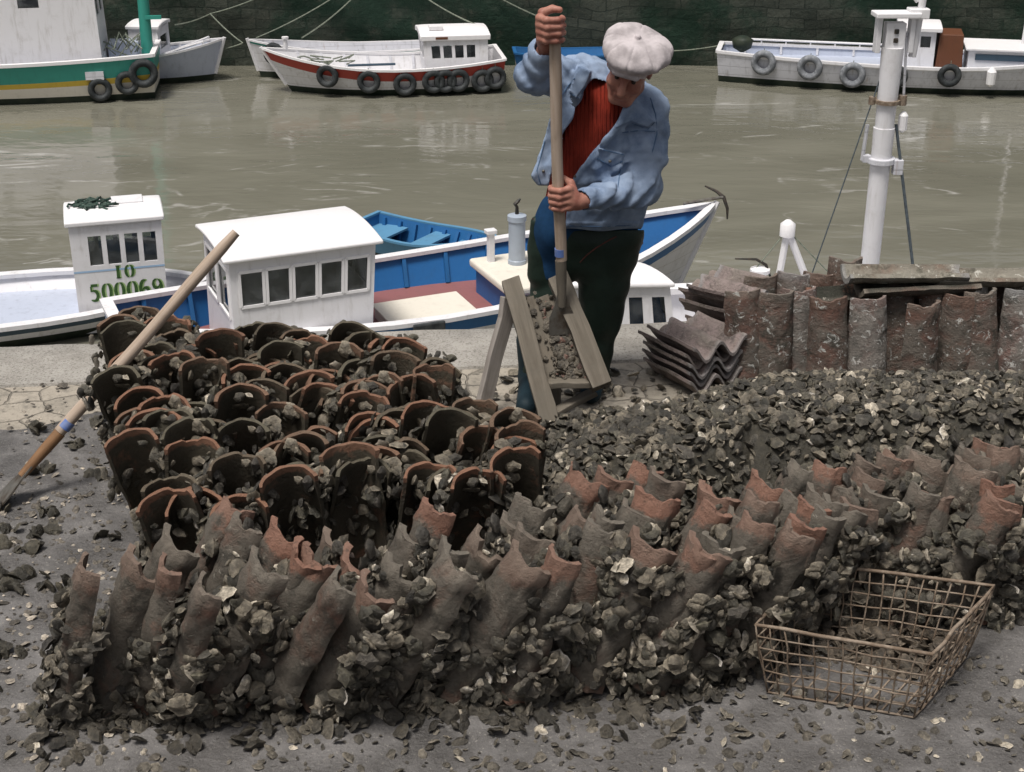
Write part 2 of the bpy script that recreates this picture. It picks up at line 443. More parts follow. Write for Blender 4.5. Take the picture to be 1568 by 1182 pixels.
class MB:
    def __init__(s):
        s.v, s.f, s.m = [], [], []
    def add(s, vs, fs, mi=0):
        b = len(s.v)
        s.v.extend([tuple(x) for x in vs])
        for f in fs:
            s.f.append(tuple(b + i for i in f)); s.m.append(mi)
        return s
    def box(s, c, size, rot=None, mi=0, taper=1.0):
        c = Vector(c); hx, hy, hz = size[0] / 2, size[1] / 2, size[2] / 2
        vs = []
        for z, k in ((-hz, 1.0), (hz, taper)):
            for x, y in ((-hx, -hy), (hx, -hy), (hx, hy), (-hx, hy)):
                p = Vector((x * k, y * k, z))
                if rot is not None: p = rot @ p
                vs.append(c + p)
        return s.add(vs, [(3, 2, 1, 0), (4, 5, 6, 7), (0, 1, 5, 4), (1, 2, 6, 5), (2, 3, 7, 6), (3, 0, 4, 7)], mi)
    def bar(s, a, b, w, t, up=(0, 0, 1), mi=0):
        """a board from a to b, w wide, t thick (t measured along 'up')"""
        a, b = Vector(a), Vector(b)
        d = (b - a).normalized(); up = Vector(up)
        side = d.cross(up).normalized(); nrm = side.cross(d).normalized()
        vs = []
        for p in (a, b):
            for x, y in ((-w / 2, -t / 2), (w / 2, -t / 2), (w / 2, t / 2), (-w / 2, t / 2)):
                vs.append(p + side * x + nrm * y)
        return s.add(vs, [(3, 2, 1, 0), (4, 5, 6, 7), (0, 1, 5, 4), (1, 2, 6, 5), (2, 3, 7, 6), (3, 0, 4, 7)], mi)
    def tube(s, pts, r, n=8, mi=0, cap=True, closed=False):
        pts = [Vector(p) for p in pts]
        N = len(pts)
        rr = r if isinstance(r, (list, tuple)) else [r] * N
        vs, fs = [], []
        prev = None
        for i, p in enumerate(pts):
            if closed: d = pts[(i + 1) % N] - pts[i - 1]
            else: d = pts[min(i + 1, N - 1)] - pts[max(i - 1, 0)]
            d.normalize()
            if prev is None:
                u = d.cross(Vector((0, 0, 1)))
                if u.length < .1: u = d.cross(Vector((1, 0, 0)))
            else:
                u = prev - d * prev.dot(d)
            u.normalize(); prev = u
            w = d.cross(u)
            for k in range(n):
                a = 2 * math.pi * k / n
                vs.append(p + (u * math.cos(a) + w * math.sin(a)) * rr[i])
        for i in range(N if closed else N - 1):
            j = (i + 1) % N
            for k in range(n):
                k2 = (k + 1) % n
                fs.append((i * n + k, i * n + k2, j * n + k2, j * n + k))
        if cap and not closed:
            fs.append(tuple(reversed(range(n)))); fs.append(tuple((N - 1) * n + k for k in range(n)))
        return s.add(vs, fs, mi)
    def grid(s, rows, mi=0, flip=False, closed=False):
        nr, nc = len(rows), len(rows[0])
        vs = [p for r in rows for p in r]
        fs = []
        for i in range(nr - 1):
            for j in range(nc if closed else nc - 1):
                j2 = (j + 1) % nc
                f = (i * nc + j, i * nc + j2, (i + 1) * nc + j2, (i + 1) * nc + j)
                fs.append(f[::-1] if flip else f)
        return s.add(vs, fs, mi)
    def lathe(s, prof, n=16, c=(0, 0, 0), mi=0):
        rows = []
        for r, z in prof:
            rows.append([(c[0] + r * math.cos(2 * math.pi * k / n), c[1] + r * math.sin(2 * math.pi * k / n), c[2] + z) for k in range(n)])
        s.grid(rows, mi, closed=True)
        nb = len(s.v) - n * len(prof)
        s.f.append(tuple(nb + k for k in reversed(range(n)))); s.m.append(mi)
        s.f.append(tuple(len(s.v) - n + k for k in range(n))); s.m.append(mi)
        return s
    def torus(s, c, Rr, r, ax='Y', n=20, m=8, mi=0):
        vs, fs = [], []
        for i in range(n):
            a = 2 * math.pi * i / n
            for j in range(m):
                b = 2 * math.pi * j / m
                q = Rr + r * math.cos(b)
                p = (q * math.cos(a), r * math.sin(b) * 1.25, q * math.sin(a))
                if ax == 'Z': p = (p[0], p[2], p[1])
                vs.append((c[0] + p[0], c[1] + p[1], c[2] + p[2]))
        for i in range(n):
            for j in range(m):
                fs.append((i * m + j, i * m + (j + 1) % m, ((i + 1) % n) * m + (j + 1) % m, ((i + 1) % n) * m + j))
        return s.add(vs, fs, mi)
    def build(s, name, mats, parent=None, smooth=False, bevel=0.0, seg=2, weld=False, sharp=35):
        me = bpy.data.meshes.new(name)
        me.from_pydata(s.v, [], s.f)
        for mm in (mats if isinstance(mats, (list, tuple)) else [mats]):
            me.materials.append(MT[mm] if isinstance(mm, str) else mm)
        me.polygons.foreach_set("material_index", s.m)
        if weld or True:
            import bmesh
            bm = bmesh.new(); bm.from_mesh(me)
            if weld: bmesh.ops.remove_doubles(bm, verts=bm.verts, dist=1e-4)
            bmesh.ops.recalc_face_normals(bm, faces=bm.faces)
            bm.to_mesh(me); bm.free()
        if smooth:
            me.polygons.foreach_set("use_smooth", [True] * len(me.polygons))
            me.set_sharp_from_angle(angle=R(sharp))
        me.update()
        o = link(name, me, parent)
        if bevel > 0:
            b = o.modifiers.new("bevel", 'BEVEL'); b.width = bevel; b.segments = seg; b.limit_method = 'ANGLE'; b.angle_limit = R(40)
        return o

ORD = ["first", "second", "third", "fourth", "fifth", "sixth", "seventh", "eighth", "ninth", "tenth", "eleventh", "twelfth",
       "thirteenth", "fourteenth", "fifteenth", "sixteenth", "seventeenth", "eighteenth", "nineteenth", "twentieth",
       "twenty-first", "twenty-second", "twenty-third", "twenty-fourth", "twenty-fifth", "twenty-sixth", "twenty-seventh", "twenty-eighth", "twenty-ninth"] + ["thirt" + k for k in ("ieth", "y-first", "y-second", "y-third", "y-fourth", "y-fifth", "y-sixth", "y-seventh", "y-eighth", "y-ninth")] + ["fortieth", "forty-first", "forty-second", "forty-third"]
# ================================================================== SETTING
WATER_Z = -5.0
mb = MB()
rows = [[(x, y, WATER_Z) for x in np.linspace(-70, 70, 15)] for y in np.linspace(6.0, 60, 8)]
mb.grid(rows)
tag(mb.build("water", 'water'), "muddy olive brown harbour water with pale foam lines", "water", kind='structure')

# quay: paving sheet with an edge of concrete, dropping to the water
E0, E1 = Vector((-2.2, 5.90)), Vector((0.8, 6.20))      # line of the quay edge
def edgeY(x):
    return E0.y + (x - E0.x) * (E1.y - E0.y) / (E1.x - E0.x)
mb = MB()
xs = np.linspace(-9, 9, 37)
mb.grid([[(x, 0.4, 0) for x in xs], [(x, 3.0, 0) for x in xs], [(x, edgeY(x) - .46, 0) for x in xs]])
tag(mb.build("quay_ground", 'paving'), "pale uneven stone paving of the quay", "paving", kind='structure')
mb = MB()
rows = []
for x in np.linspace(-9, 9, 91):
    j = lambda a: (rnd.random() - .5) * a
    y = edgeY(x)
    rows.append([(x, y - .47, -.02), (x, y - .455 + j(.012), .012 + j(.004)), (x, y - .2, .016 + j(.008)), (x, y - .03 + j(.02), .012 + j(.006)), (x, y + j(.03), -.02), (x, y + j(.03), -.3), (x, y, -6.5)])
mb.grid(rows)
tag(mb.build("quay_edge", 'concrete', smooth=True, sharp=50), "rough pale concrete edge of the quay", "quay edge", kind='structure')

# mud lying over the paving at the left and in the foreground
mb = MB()
def mud_h(x, y):
    return .012 + .012 * math.sin(3.1 * x + 1.2 * y) * math.sin(2.3 * y - x) + .01 * math.sin(9 * x + 3) * math.sin(8 * y + x * 2)
nx, ny = 150, 100
rows = []
for jy in range(ny + 1):
    r = []
    for ix in range(nx + 1):
        x = -4 + 8 * ix / nx
        v = jy / ny
        # the far limit of the mud: near the tile pile on the left, close behind the heap elsewhere
        yl = 5.30 + .10 * math.sin(4 * x) + .05 * math.sin(11 * x + 1) if x < -1.2 else 4.55 + .12 * math.sin(5 * x) + .05 * math.sin(13 * x)
        if -1.5 < x < -1.0: 
            k = (x + 1.5) / .5
            yl = (5.30 + .10 * math.sin(4 * x)) * (1 - k) + (4.55 + .12 * math.sin(5 * x)) * k
        if x > .2: yl += min(.7, (x - .2) * 1.2)
        y = 0.6 + (yl - .6) * v
        h = mud_h(x, y) + (rnd.random() - .5) * .006
        if v > .97: h = -.004
        elif v > .9: h *= .6
        r.append((x, y, max(h, .004) if v <= .97 else h))
    rows.append(r)
mb.grid(rows)
tag(mb.build("mud_ground", 'mud', smooth=True, sharp=80), "wet grey mud with shell grit on the quay", "mud", kind='structure')

# far harbour wall
mb = MB()
rows = []
for z in np.linspace(-6.5, 0.4, 24):
    rows.append([(x, 36.4 - (z + 5) * -.05 * -1 + .05 * math.sin(x * 2.1 + z * 5) + (rnd.random() - .5) * .05, z) for x in np.linspace(-40, 40, 161)])
mb.grid(rows)
mb.add([(-40, 36.2, .4), (40, 36.2, .4), (40, 44, .4), (-40, 44, .4)], [(0, 1, 2, 3)])
o = mb.build("harbour_wall", 'wall', smooth=True, sharp=80)
tag(o, "tall dark green weedy stone harbour wall behind the far boats", "harbour wall")
# ================================================================== BOATS
class Hull:
    """x from the stern (0) to the bow (L), z up from the waterline."""
    def __init__(s, L, B, sheer, draft=.5, stern=.7, rake=.5, pmid=.3, pbow=.95, full=2.2, sternrake=.12, wl=.15):
        s.wl = wl
        s.L, s.B, s.sheer, s.draft, s.stern, s.rake, s.pmid, s.pbow, s.full, s.sr = L, B, sheer, draft, stern, rake, pmid, pbow, full, sternrake
    def plan(s, u):
        if u < .5: return s.stern + (1 - s.stern) * (1 - ((.5 - u) / .5) ** 2.0)
        return max(0.0, 1 - ((u - .5) / .5) ** s.full) ** .85
    def hb(s, u, z):
        q = min(1.0, max(0.0, (z + s.draft) / (s.sheer(u) + s.draft)))
        p = s.pmid + (s.pbow - s.pmid) * u ** 3
        if s.stern < .3: p = max(p, s.pmid + (.8 - s.pmid) * (1 - u) ** 3)
        return s.B / 2 * s.plan(u) * q ** p
    def X(s, u, z):
        q = (z + s.draft) / (s.sheer(u) + s.draft)
        return u * s.L + s.rake * (q - 1) * u ** 4 + s.sr * (1 - q) * (1 - u) ** 6
    def pt(s, u, z, side, inset=0.0):
        return Vector((s.X(u, z), side * max(0.0, s.hb(u, z) - inset), z))
    US = [0, .02, .05, .1, .16, .23, .3, .38, .46, .54, .62, .7, .77, .83, .88, .92, .95, .975, .99, 1.0]
    def zrow(s, u, k):
        sh = s.sheer(u)
        wl = s.wl
        sb = sh - s.stripe
        return [-s.draft, -s.draft * .6, -s.draft * .2, wl * .99, wl, wl + (sb - wl) * .33, wl + (sb - wl) * .66, sb - .002, sb, sh][k]
    def build(s, root, m_bottom='antifoul', m_side='white', m_stripe='blue', m_in='blue_in', m_deck='deck_red', m_cap='white',
              stripe=.25, deckz=.25, cap=(.12, .05), deck_u=(0, 1), ribs=0, m_rib=None, band=None, foredeck=None):
        s.stripe = stripe; s.deckz = deckz
        mb = MB()
        mats = [m_bottom, m_side, m_stripe]
        K = 10
        mi = [0, 0, 0, 0, 1, 1, 1, 1, 2]
        if band: mats.append(band); mi[7] = mi[6] = 3
        for side in (1, -1):
            for k in range(K - 1):
                rows = [[s.pt(u, s.zrow(u, kk), side) for u in s.US] for kk in (k, k + 1)]
                mb.grid(rows, mi[k], flip=(side < 0))
        # stern face
        for k in range(K - 1):
            a, b = s.zrow(0, k), s.zrow(0, k + 1)
            mb.add([s.pt(0, a, 1), s.pt(0, b, 1), s.pt(0, b, -1), s.pt(0, a, -1)], [(0, 1, 2, 3)], mi[k])
        mb.build("hull", mats, root, smooth=True, sharp=40, weld=True)
        # inside of the bulwark
        t = .06
        mb = MB()
        for side in (1, -1):
            rows = [[s.pt(u, deckz + (s.sheer(u) - deckz) * q, side, t) for u in s.US[:-1]] for q in (-.1, .35, .7, 1.0)]
            mb.grid(rows, 0, flip=(side > 0))
        a = s.pt(0.012, deckz, 1, t); b = s.pt(0.012, s.sheer(0), 1, t)
        mb.add([(a.x, a.y, a.z - .1), (b.x, b.y, b.z), (b.x, -b.y, b.z), (a.x, -a.y, a.z - .1)], [(0, 1, 2, 3)])
        mb.build("bulwark", m_in, root, smooth=True, sharp=40)
        mb = MB()
        us = [u for u in s.US[:-2]]
        mb.grid([[s.pt(u, deckz, 1, t * .5) for u in us], [Vector((s.X(u, deckz), 0, deckz + .025)) for u in us], [s.pt(u, deckz, -1, t * .5) for u in us]])
        mb.build("deck", m_deck, root)
        # gunwale capping
        mb = MB()
        w, h = cap
        loop = [(u, 1) for u in s.US] + [(u, -1) for u in reversed(s.US[:-1])]
        prof = [(-.02, -h * .4), (-.02, h * .6), (w - .02, h * .6), (w - .02, -h * .4)]
        rows = []
        for (u, side) in loop:
            z = s.sheer(u)
            rows.append([Vector((s.X(u, z) + (.03 - d * .6 if u == 1 else 0), side * max(0.0 if u == 1 else .004, s.hb(u, z) - d), z + e)) for d, e in prof] )
        mb.grid(rows, 0, closed=True)
        n = len(prof)
        base = len(mb.v)
        z = s.sheer(0); y = s.hb(0, z)
        mb.box((s.X(0, z) + w / 2 - .03, 0, z + h * .1 + .002), (w, y * 2, h))
        mb.build("gunwale", m_cap, root, smooth=True, sharp=50)
        if ribs:
            for i in range(ribs):
                u = .06 + .80 * i / max(1, ribs - 1)
                for side in (1, -1):
                    mb = MB()
                    p0 = s.pt(u, deckz + .01, side, t + .03); p1 = s.pt(u, s.sheer(u) - .03, side, t + .03)
                    mb.bar(p0, p1, .055, .05, up=(0, side, 0))
                    mb.build("rib", m_rib or m_in, root)
        # stem post
        mb = MB()
        pts = [Vector((s.X(1, z) + .02, 0, z)) for z in np.linspace(.16, s.sheer(1) + .04, 8)]
        mb.tube(pts, .045, 6)
        mb.build("stem", m_cap, root, smooth=True)
        return s

def bil(c, u, v):
    a, b, d, e = c      # 00,10,11,01
    return (a * (1 - u) + b * u) * (1 - v) + (e * (1 - u) + d * u) * v

def panel(mb, c, wins, thick, mi=0):
    """wall panel over quad c with window holes (u0,u1,v0,v1)"""
    c = [Vector(x) for x in c]
    nrm = (c[1] - c[0]).cross(c[3] - c[0]).normalized()
    us = sorted({0.0, 1.0} | {w[0] for w in wins} | {w[1] for w in wins})
    vs = sorted({0.0, 1.0} | {w[2] for w in wins} | {w[3] for w in wins})
    for i in range(len(us) - 1):
        for j in range(len(vs) - 1):
            um, vm = (us[i] + us[i + 1]) / 2, (vs[j] + vs[j + 1]) / 2
            hole = any(w[0] < um < w[1] and w[2] < vm < w[3] for w in wins)
            q = [bil(c, us[i], vs[j]), bil(c, us[i + 1], vs[j]), bil(c, us[i + 1], vs[j + 1]), bil(c, us[i], vs[j + 1])]
            b = [p - nrm * thick for p in q]
            if not hole:
                mb.add(q, [(0, 1, 2, 3)], mi); mb.add(b, [(3, 2, 1, 0)], mi)
    for w in wins:
        q = [bil(c, w[0], w[2]), bil(c, w[1], w[2]), bil(c, w[1], w[3]), bil(c, w[0], w[3])]
        b = [p - nrm * thick for p in q]
        for k in range(4):
            k2 = (k + 1) % 4
            mb.add([q[k], b[k], b[k2], q[k2]], [(0, 1, 2, 3)], mi)
    return c, nrm

def cabin(root, bot, top, wins, roof=None, m_wall='white', m_roof='white_clean', thick=.04, camber=.08, over=.07, rt=.06, frame=None, name="wheelhouse_wall"):
    """bot/top: 4 corners (near-left, near-right, far-right, far-left) seen from -y. wins: dict side->list"""
    bot = [Vector(p) for p in bot]; top = [Vector(p) for p in top]
    mb = MB()
    quads = {}
    for sd, (i, j) in {'near': (0, 1), 'right': (1, 2), 'far': (2, 3), 'left': (3, 0)}.items():
        c = [bot[i], bot[j], top[j], top[i]]
        cc, n = panel(mb, c, wins.get(sd, []), thick)
        quads[sd] = (cc, n)
    wall = mb.build(name, m_wall, root)
    for sd, ws in wins.items():
        c, n = quads[sd]
        for w in ws:
            g = MB()
            q = [bil(c, w[0], w[2]), bil(c, w[1], w[2]), bil(c, w[1], w[3]), bil(c, w[0], w[3])]
            f = [p - n * (thick * .5) for p in q]; b = [p - n * (thick * .5 + .006) for p in q]
            g.add(f + b, [(0, 1, 2, 3), (7, 6, 5, 4), (0, 4, 5, 1), (1, 5, 6, 2), (2, 6, 7, 3), (3, 7, 4, 0)])
            po = g.build("window", 'glass', root)
            if frame:
                fm = MB()
                for k in range(4):
                    fm.bar(q[k] + n * .006, q[(k + 1) % 4] + n * .006, .035, .022, up=n)
                fm.build("window_frame", frame, po)
    # cambered roof slab
    mb = MB()
    N = 9
    rows = []
    ctr = sum(top, Vector()) / 4
    ex = [p + Vector(((1 if p.x > ctr.x else -1) * over, (1 if p.y > ctr.y else -1) * over, 0)) for p in top]
    def rp(u, v, up):
        p = bil(ex, u, v)
        e = 1 - (2 * v - 1) ** 2
        edge = 1 - max(0, (abs(2 * u - 1) - .9) / .1) ** 2 * .3
        return Vector((p.x, p.y, p.z + camber * e * edge + up))
    up_rows = [[rp(u, v, rt) for u in np.linspace(0, 1, 9)] for v in np.linspace(0, 1, N)]
    lo_rows = [[rp(u, v, 0.0) for u in np.linspace(0, 1, 9)] for v in np.linspace(0, 1, N)]
    mb.grid(up_rows); mb.grid(lo_rows, flip=True)
    per = lambda g: [g[0][k] for k in range(9)] + [g[k][8] for k in range(1, N)] + [g[N - 1][k] for k in range(7, -1, -1)] + [g[k][0] for k in range(N - 2, 0, -1)]
    mb.grid([per(lo_rows), per(up_rows)], closed=True)
    mb.build("roof", m_roof, root, smooth=True, sharp=50, weld=True, bevel=.018)
    return wall

def boat_root(name, stern, bow, label):
    d = Vector(bow) - Vector(stern)
    rz = math.atan2(d.y, d.x)
    o = empty(name, (stern[0], stern[1], WATER_Z), rz, label, "boat")
    return o, math.hypot(d.x, d.y)

def sheer(stern, mid, bow, um=.4, pw=2.0):
    def f(u):
        if u < um: return mid + (stern - mid) * ((um - u) / um) ** 2
        return mid + (bow - mid) * ((u - um) / (1 - um)) ** pw
    return f

def loc2world(root, p):
    return Matrix.Translation(root.location) @ root.rotation_euler.to_matrix().to_4x4() @ Vector(p)

def even(n, a, b, gap, v0, v1):
    w = (b - a - gap * (n - 1)) / n
    return [(a + i * (w + gap), a + i * (w + gap) + w, v0, v1) for i in range(n)]

# ---- tyre fenders: one mesh of each look, copied
def tyre_mesh(r_out, r, mat):
    mb = MB(); mb.torus((0, 0, 0), r_out - r, r, 'Y', 22, 8)
    o = mb.build("tyre_fender", mat, None, smooth=True, sharp=180)
    me = o.data
    bpy.data.objects.remove(o)
    return me
def hang_tyre(root, hull, u, side, z, me, label, group, rope=True, r=.27, tilt=0.0, out=.07):
    p = hull.pt(u, z, side); p2 = hull.pt(u + .01, z, side)
    pb = hull.pt(u, z + .12, side)
    tdir = (p2 - p).normalized()
    ang = math.atan2(tdir.y, tdir.x)
    n = Vector((-tdir.y, tdir.x, 0)) * (1 if side > 0 else -1)
    if n.y * side < 0: n = -n
    o = link("tyre_fender", me)
    o.location = loc2world(root, p + n * out)
    o.rotation_euler = (tilt, 0, root.rotation_euler.z + ang)
    tag(o, label, "tyre", group)
    if rope:
        mb = MB()
        top = Vector((0, 0, r - .03))
        sh = hull.sheer(u) - z
        mb.tube([(0, 0, r - .09), (0, -.05 * -side * 0, r + .02), (0, -n.y * 0, max(r + .04, sh + .02))], .009, 5)
        mb.build("hanging_rope", 'rope', o)
    return o

# ------------------------------------------------------------------ 1. blue and white boat below the quay
root, L = boat_root("fishing_boat", (-4.93, 16.4), (2.9, 19.8), "white and blue open fishing boat with white wheelhouse, moored right below the quay")
NB = Hull(L, 2.65, sheer(1.04, .84, 1.42, .45, 2.0), draft=.55, stern=.42, rake=.95, pmid=.28, full=2.0, sternrake=.1)
NB.build(root, stripe=.2, deckz=.42, m_stripe='blue', m_side='white_hull', m_in='blue_in', cap=(.15, .055), ribs=12, m_rib='blue')
# wheelhouse
zb, zt = .42, 1.85
cabin(root,
      [(1.30, -1.05, zb), (3.0, -1.05, zb), (3.0, .5, zb), (1.30, .5, zb)],
      [(1.32, -.95, zt), (3.14, -.95, zt), (3.14, .45, zt), (1.32, .45, zt)],
      {'near': even(5, .06, .955, .022, .60, .90), 'left': even(2, .09, .91, .06, .48, .90), 'far': even(4, .06, .94, .03, .62, .90), 'right': even(2, .08, .92, .05, .60, .90)},
      camber=.09, over=.08, rt=.05, frame='white_clean')
mb = MB()   # hatch on the deck in front of the wheelhouse
mb.box((4.0, -.42, .52), (1.15, 1.05, .17)); mb.box((4.0, -.42, .622), (1.22, 1.12, .035))
mb.build("hatch", 'cream', root, bevel=.015)
mb = MB()   # engine box
mb.box((5.72, -.12, .62), (1.35, 1.25, .40)); eb = mb.build("engine_box", 'blue_in', root, bevel=.01)
mb = MB(); mb.box((5.72, -.12, .86), (1.5, 1.4, .12)); mb.build("engine_box_top", 'cream', root, bevel=.04, seg=3)
mb = MB(); mb.lathe([(.125, 0), (.125, .05), (.115, .06), (.115, .60), (.13, .61), (.13, .68), (.03, .70)], 20, (5.5, .12, .922))
st = mb.build("exhaust_stack", 'greymetal', root, smooth=True, sharp=40)
mb = MB(); mb.tube([(5.5, .12, 1.60), (5.5, .12, 1.72), (5.47, .12, 1.76), (5.52, .12, 1.80), (5.55, .12, 1.83)], [.03, .022, .03, .025, .012], 7)
mb.build("stack_flap", 'dark', st, smooth=True)
mb = MB(); mb.box((5.2, .33, 1.12), (.09, .09, .42)); mb.box((5.2, .33, 1.35), (.15, .13, .06)); mb.build("mooring_post", 'white', root, bevel=.01)
mb = MB(); mb.lathe([(.03, 0), (.035, .03), (.01, .035)], 8, (5.7, -.45, .921)); mb.build("bolt", 'dark', root)
# thwart, canvas and gear in the bow
mb = MB(); mb.box((7.05, 0, .95), (.22, 1.3, .05)); mb.build("thwart", 'cream', root, bevel=.01)
mb = MB()
for k in range(9):
    a = rnd.random() * 6.3
    mb.lathe([(.02, 0), (.16, .03), (.2, .1), (.13, .19), (.03, .22)], 9, (6.92 + .22 * math.cos(a) * rnd.random(), .45 * math.sin(a) * rnd.random(), .98))
mb.build("canvas", 'tarp', root, smooth=True, sharp=180)
mb = MB(); mb.box((7.22, .42, 1.22), (.07, .05, .5)); mb.box((7.22, .40, 1.46), (.12, .08, .07)); mb.build("bow_post", 'blue_in', root, bevel=.008)
for (u, side) in ((.60, -1), (.72, -1)):
    p = NB.pt(u, NB.sheer(u), side, .03)
    mb = MB(); mb.tube([p + Vector((-.16, 0, .06)), p + Vector((0, 0, .09)), p + Vector((.16, 0, .06))], .025, 6); mb.build("cleat", 'dark', root, smooth=True)
# anchor on the stem head
bz = NB.sheer(1.0)
ar = loc2world(root, (L - .1, 0, bz))
an = empty("anchor", ar, root.rotation_euler.z, "dark iron anchor lying over the stem head of the blue and white boat", "anchor")
mb = MB(); mb.tube([(-.35, .12, .03), (.0, 0, .09), (.22, -.03, .10)], .022, 7); mb.build("shank", 'steel', an, smooth=True)
mb = MB(); mb.tube([(.05, .22, .22), (.17, .1, .16), (.22, -.03, .10), (.25, -.1, -.05), (.24, -.13, -.2)], [.012, .022, .028, .022, .012], 7); mb.build("fluke_arm", 'dark', an, smooth=True)
# fenders of the near boat: two flat black pads on the side
for u in (.43,):
    p = NB.pt(u, .86, -1)
    mb = MB(); mb.box((p.x, p.y - .03, p.z - .1), (.42, .06, .2)); mb.build("side_fender", 'rubber', root, bevel=.02)

# ------------------------------------------------------------------ 2. blue dinghy alongside
root, L = boat_root("dinghy", (-2.35, 22.0), (-.3, 20.75), "open blue wooden dinghy afloat behind the white wheelhouse")
DG = Hull(L, 1.1, sheer(.52, .44, .62, .4, 2), draft=.22, stern=.72, rake=.35, pmid=.35, full=2.0)
DG.build(root, stripe=.1, deckz=.1, m_side='blue_pale', m_stripe='blue_pale', m_in='blue', m_deck='slate', m_cap='blue_pale', cap=(.07, .035), ribs=8, m_rib='blue', m_bottom='antifoul')
for x in (.3, 1.2, 1.8):
    hw = DG.hb(x / L, .34) - .05
    mb = MB(); mb.box((x, 0, .34), (.3 if x > 1 else .55, hw * 2, .035)); mb.build("thwart", 'blue_pale', root)

# ------------------------------------------------------------------ 3. boat with the painted number, at the left
root, L = boat_root("fishing_boat", (-11.6, 17.4), (-4.35, 19.5), "white fishing boat at the left with green registration letters on its wheelhouse")
LB = Hull(L, 2.3, sheer(.6, .36, .40, .5, 2.0), draft=.5, stern=.7, rake=.1, pmid=.24, full=3.2)
LB.build(root, stripe=.12, deckz=.15, m_side='white', m_stripe='slate', m_in='white', m_deck='greyblue', m_cap='white', cap=(.16, .06))
cx0, cx1 = 5.72, 6.90
zb, zt = .05, 1.56
cabin(root, [(cx0, -.78, zb), (cx1, -.78, zb), (cx1, .25, zb), (cx0, .25, zb)], [(cx0, -.72, zt), (cx1 + .03, -.72, zt), (cx1 + .03, .2, zt), (cx0, .2, zt)],
      {'near': even(4, .19, .925, .055, .63, .90), 'right': even(2, .1, .9, .08, .6, .88), 'left': even(2, .1, .9, .08, .6, .88), 'far': even(4, .1, .92, .055, .66, .88)},
      camber=.09, over=.045, rt=.07)
def wallpt(u, v, off=.004):
    a = Vector((cx0, -.78, zb)); b = Vector((cx1, -.78, zb)); c = Vector((cx1 + .03, -.72, zt)); d = Vector((cx0, -.72, zt))
    p = bil([a, b, c, d], u, v)
    n = (b - a).cross(d - a).normalized()
    return p + n * off
mb = MB(); mb.add([wallpt(0, .572), wallpt(1, .572), wallpt(1, .588), wallpt(0, .588)], [(0, 1, 2, 3)]); mb.build("stripe_line", 'blue_line', root)
# lettering: stencilled strokes
def stroke(mb, pts, w, cu, cv, su, sv, off, dx=0.0):
    """fat stroke along pts (letter space 0..1), widths w, on the wall"""
    n = len(pts)
    L_, R_ = [], []
    for i, (x, y) in enumerate(pts):
        d = Vector((pts[min(i + 1, n - 1)][0] - pts[max(i - 1, 0)][0], pts[min(i + 1, n - 1)][1] - pts[max(i - 1, 0)][1]))
        if d.length < 1e-6: d = Vector((0, 1))
        d.normalize()
        ww = w[i] if isinstance(w, (list, tuple)) else w
        nx, ny = -d.y * ww / 2, d.x * ww / 2
        L_.append(wallpt(cu + (x + nx + dx) * su, cv + (y + ny) * sv, off)); R_.append(wallpt(cu + (x - nx + dx) * su, cv + (y - ny) * sv, off))
    mb.grid([L_, R_])
def arc(cx, cy, rx, ry, a0, a1, n=9):
    return [(cx + rx * math.cos(R(a0 + (a1 - a0) * k / (n - 1))), cy + ry * math.sin(R(a0 + (a1 - a0) * k / (n - 1)))) for k in range(n)]
lens_w = [.05, .14, .22, .27, .28, .27, .22, .14, .05]
GL = {'I': [([(.5, 0), (.5, .5), (.5, 1)], .30), ([(.3, .03), (.7, .03)], .07), ([(.3, .97), (.7, .97)], .07)],
      'O': [(arc(.5, .5, .34, .47, 100, 260), lens_w), (arc(.5, .5, .34, .47, -80, 80), lens_w)],
      '0': [(arc(.5, .5, .34, .47, 100, 260), lens_w), (arc(.5, .5, .34, .47, -80, 80), lens_w)],
      '5': [([(.25, .92), (.8, .92)], .16), ([(.25, .88), (.25, .56)], .14), (arc(.42, .32, .36, .30, 110, -130, 11), [.06, .12, .18, .24, .27, .27, .25, .2, .14, .1, .08])],
      '6': [(arc(.52, .5, .38, .48, 75, 255), lens_w), (arc(.55, .28, .28, .26, 170, -100, 9), [.06, .1, .14, .2, .24, .24, .18, .1, .06])],
      '9': [(arc(.48, .5, .38, .48, -105, 75), lens_w), (arc(.45, .72, .28, .26, 350, 80, 9), [.06, .1, .14, .2, .24, .24, .18, .1, .06])],
      'P': [([(.3, 0), (.3, 1)], .2), (arc(.45, .72, .3, .25, 90, -90), .14)],
      'C': [(arc(.5, .5, .36, .45, 50, 310), .18)]}
def write(parent, text, u0, u1, v0, v1, m, name, off, slope=0.0, dx=0.0):
    mb = MB()
    n = len(text); su = (u1 - u0) / n
    for i, ch in enumerate(text):
        for pts, w in GL[ch]:
            stroke(mb, pts, w, u0 + i * su, v0 + slope * i, su * .93, v1 - v0, off, dx)
    return mb.build(name, m, parent)
for (tx, u0, u1, v0, v1, sl) in (("IO", .42, .67, .495, .615, 0), ("500069", .13, .97, .30, .46, .0)):
    write(root, tx, u0, u1, v0, v1, 'letter_hi', "lettering_shade", .003, sl, .13)
    write(root, tx, u0, u1, v0, v1, 'letter', "lettering", .006, sl)
write(root, "PC", .12, .28, .14, .21, 'letter_grey', "small_lettering", .004)
mb = MB()
for k in range(26):
    a, rr = rnd.random() * 6.28, .22 * math.sqrt(rnd.random())
    c = Vector((cx0 + .36 + 1.25 * rr * math.cos(a), -.28 + .7 * rr * math.sin(a), zt + .15 + .05 * (1 - rr / .22)))
    pts = [c + Vector(((rnd.random() - .5) * .25, (rnd.random() - .5) * .2, (rnd.random() - .3) * .06)) for _ in range(5)]
    mb.tube(pts, .018, 6)
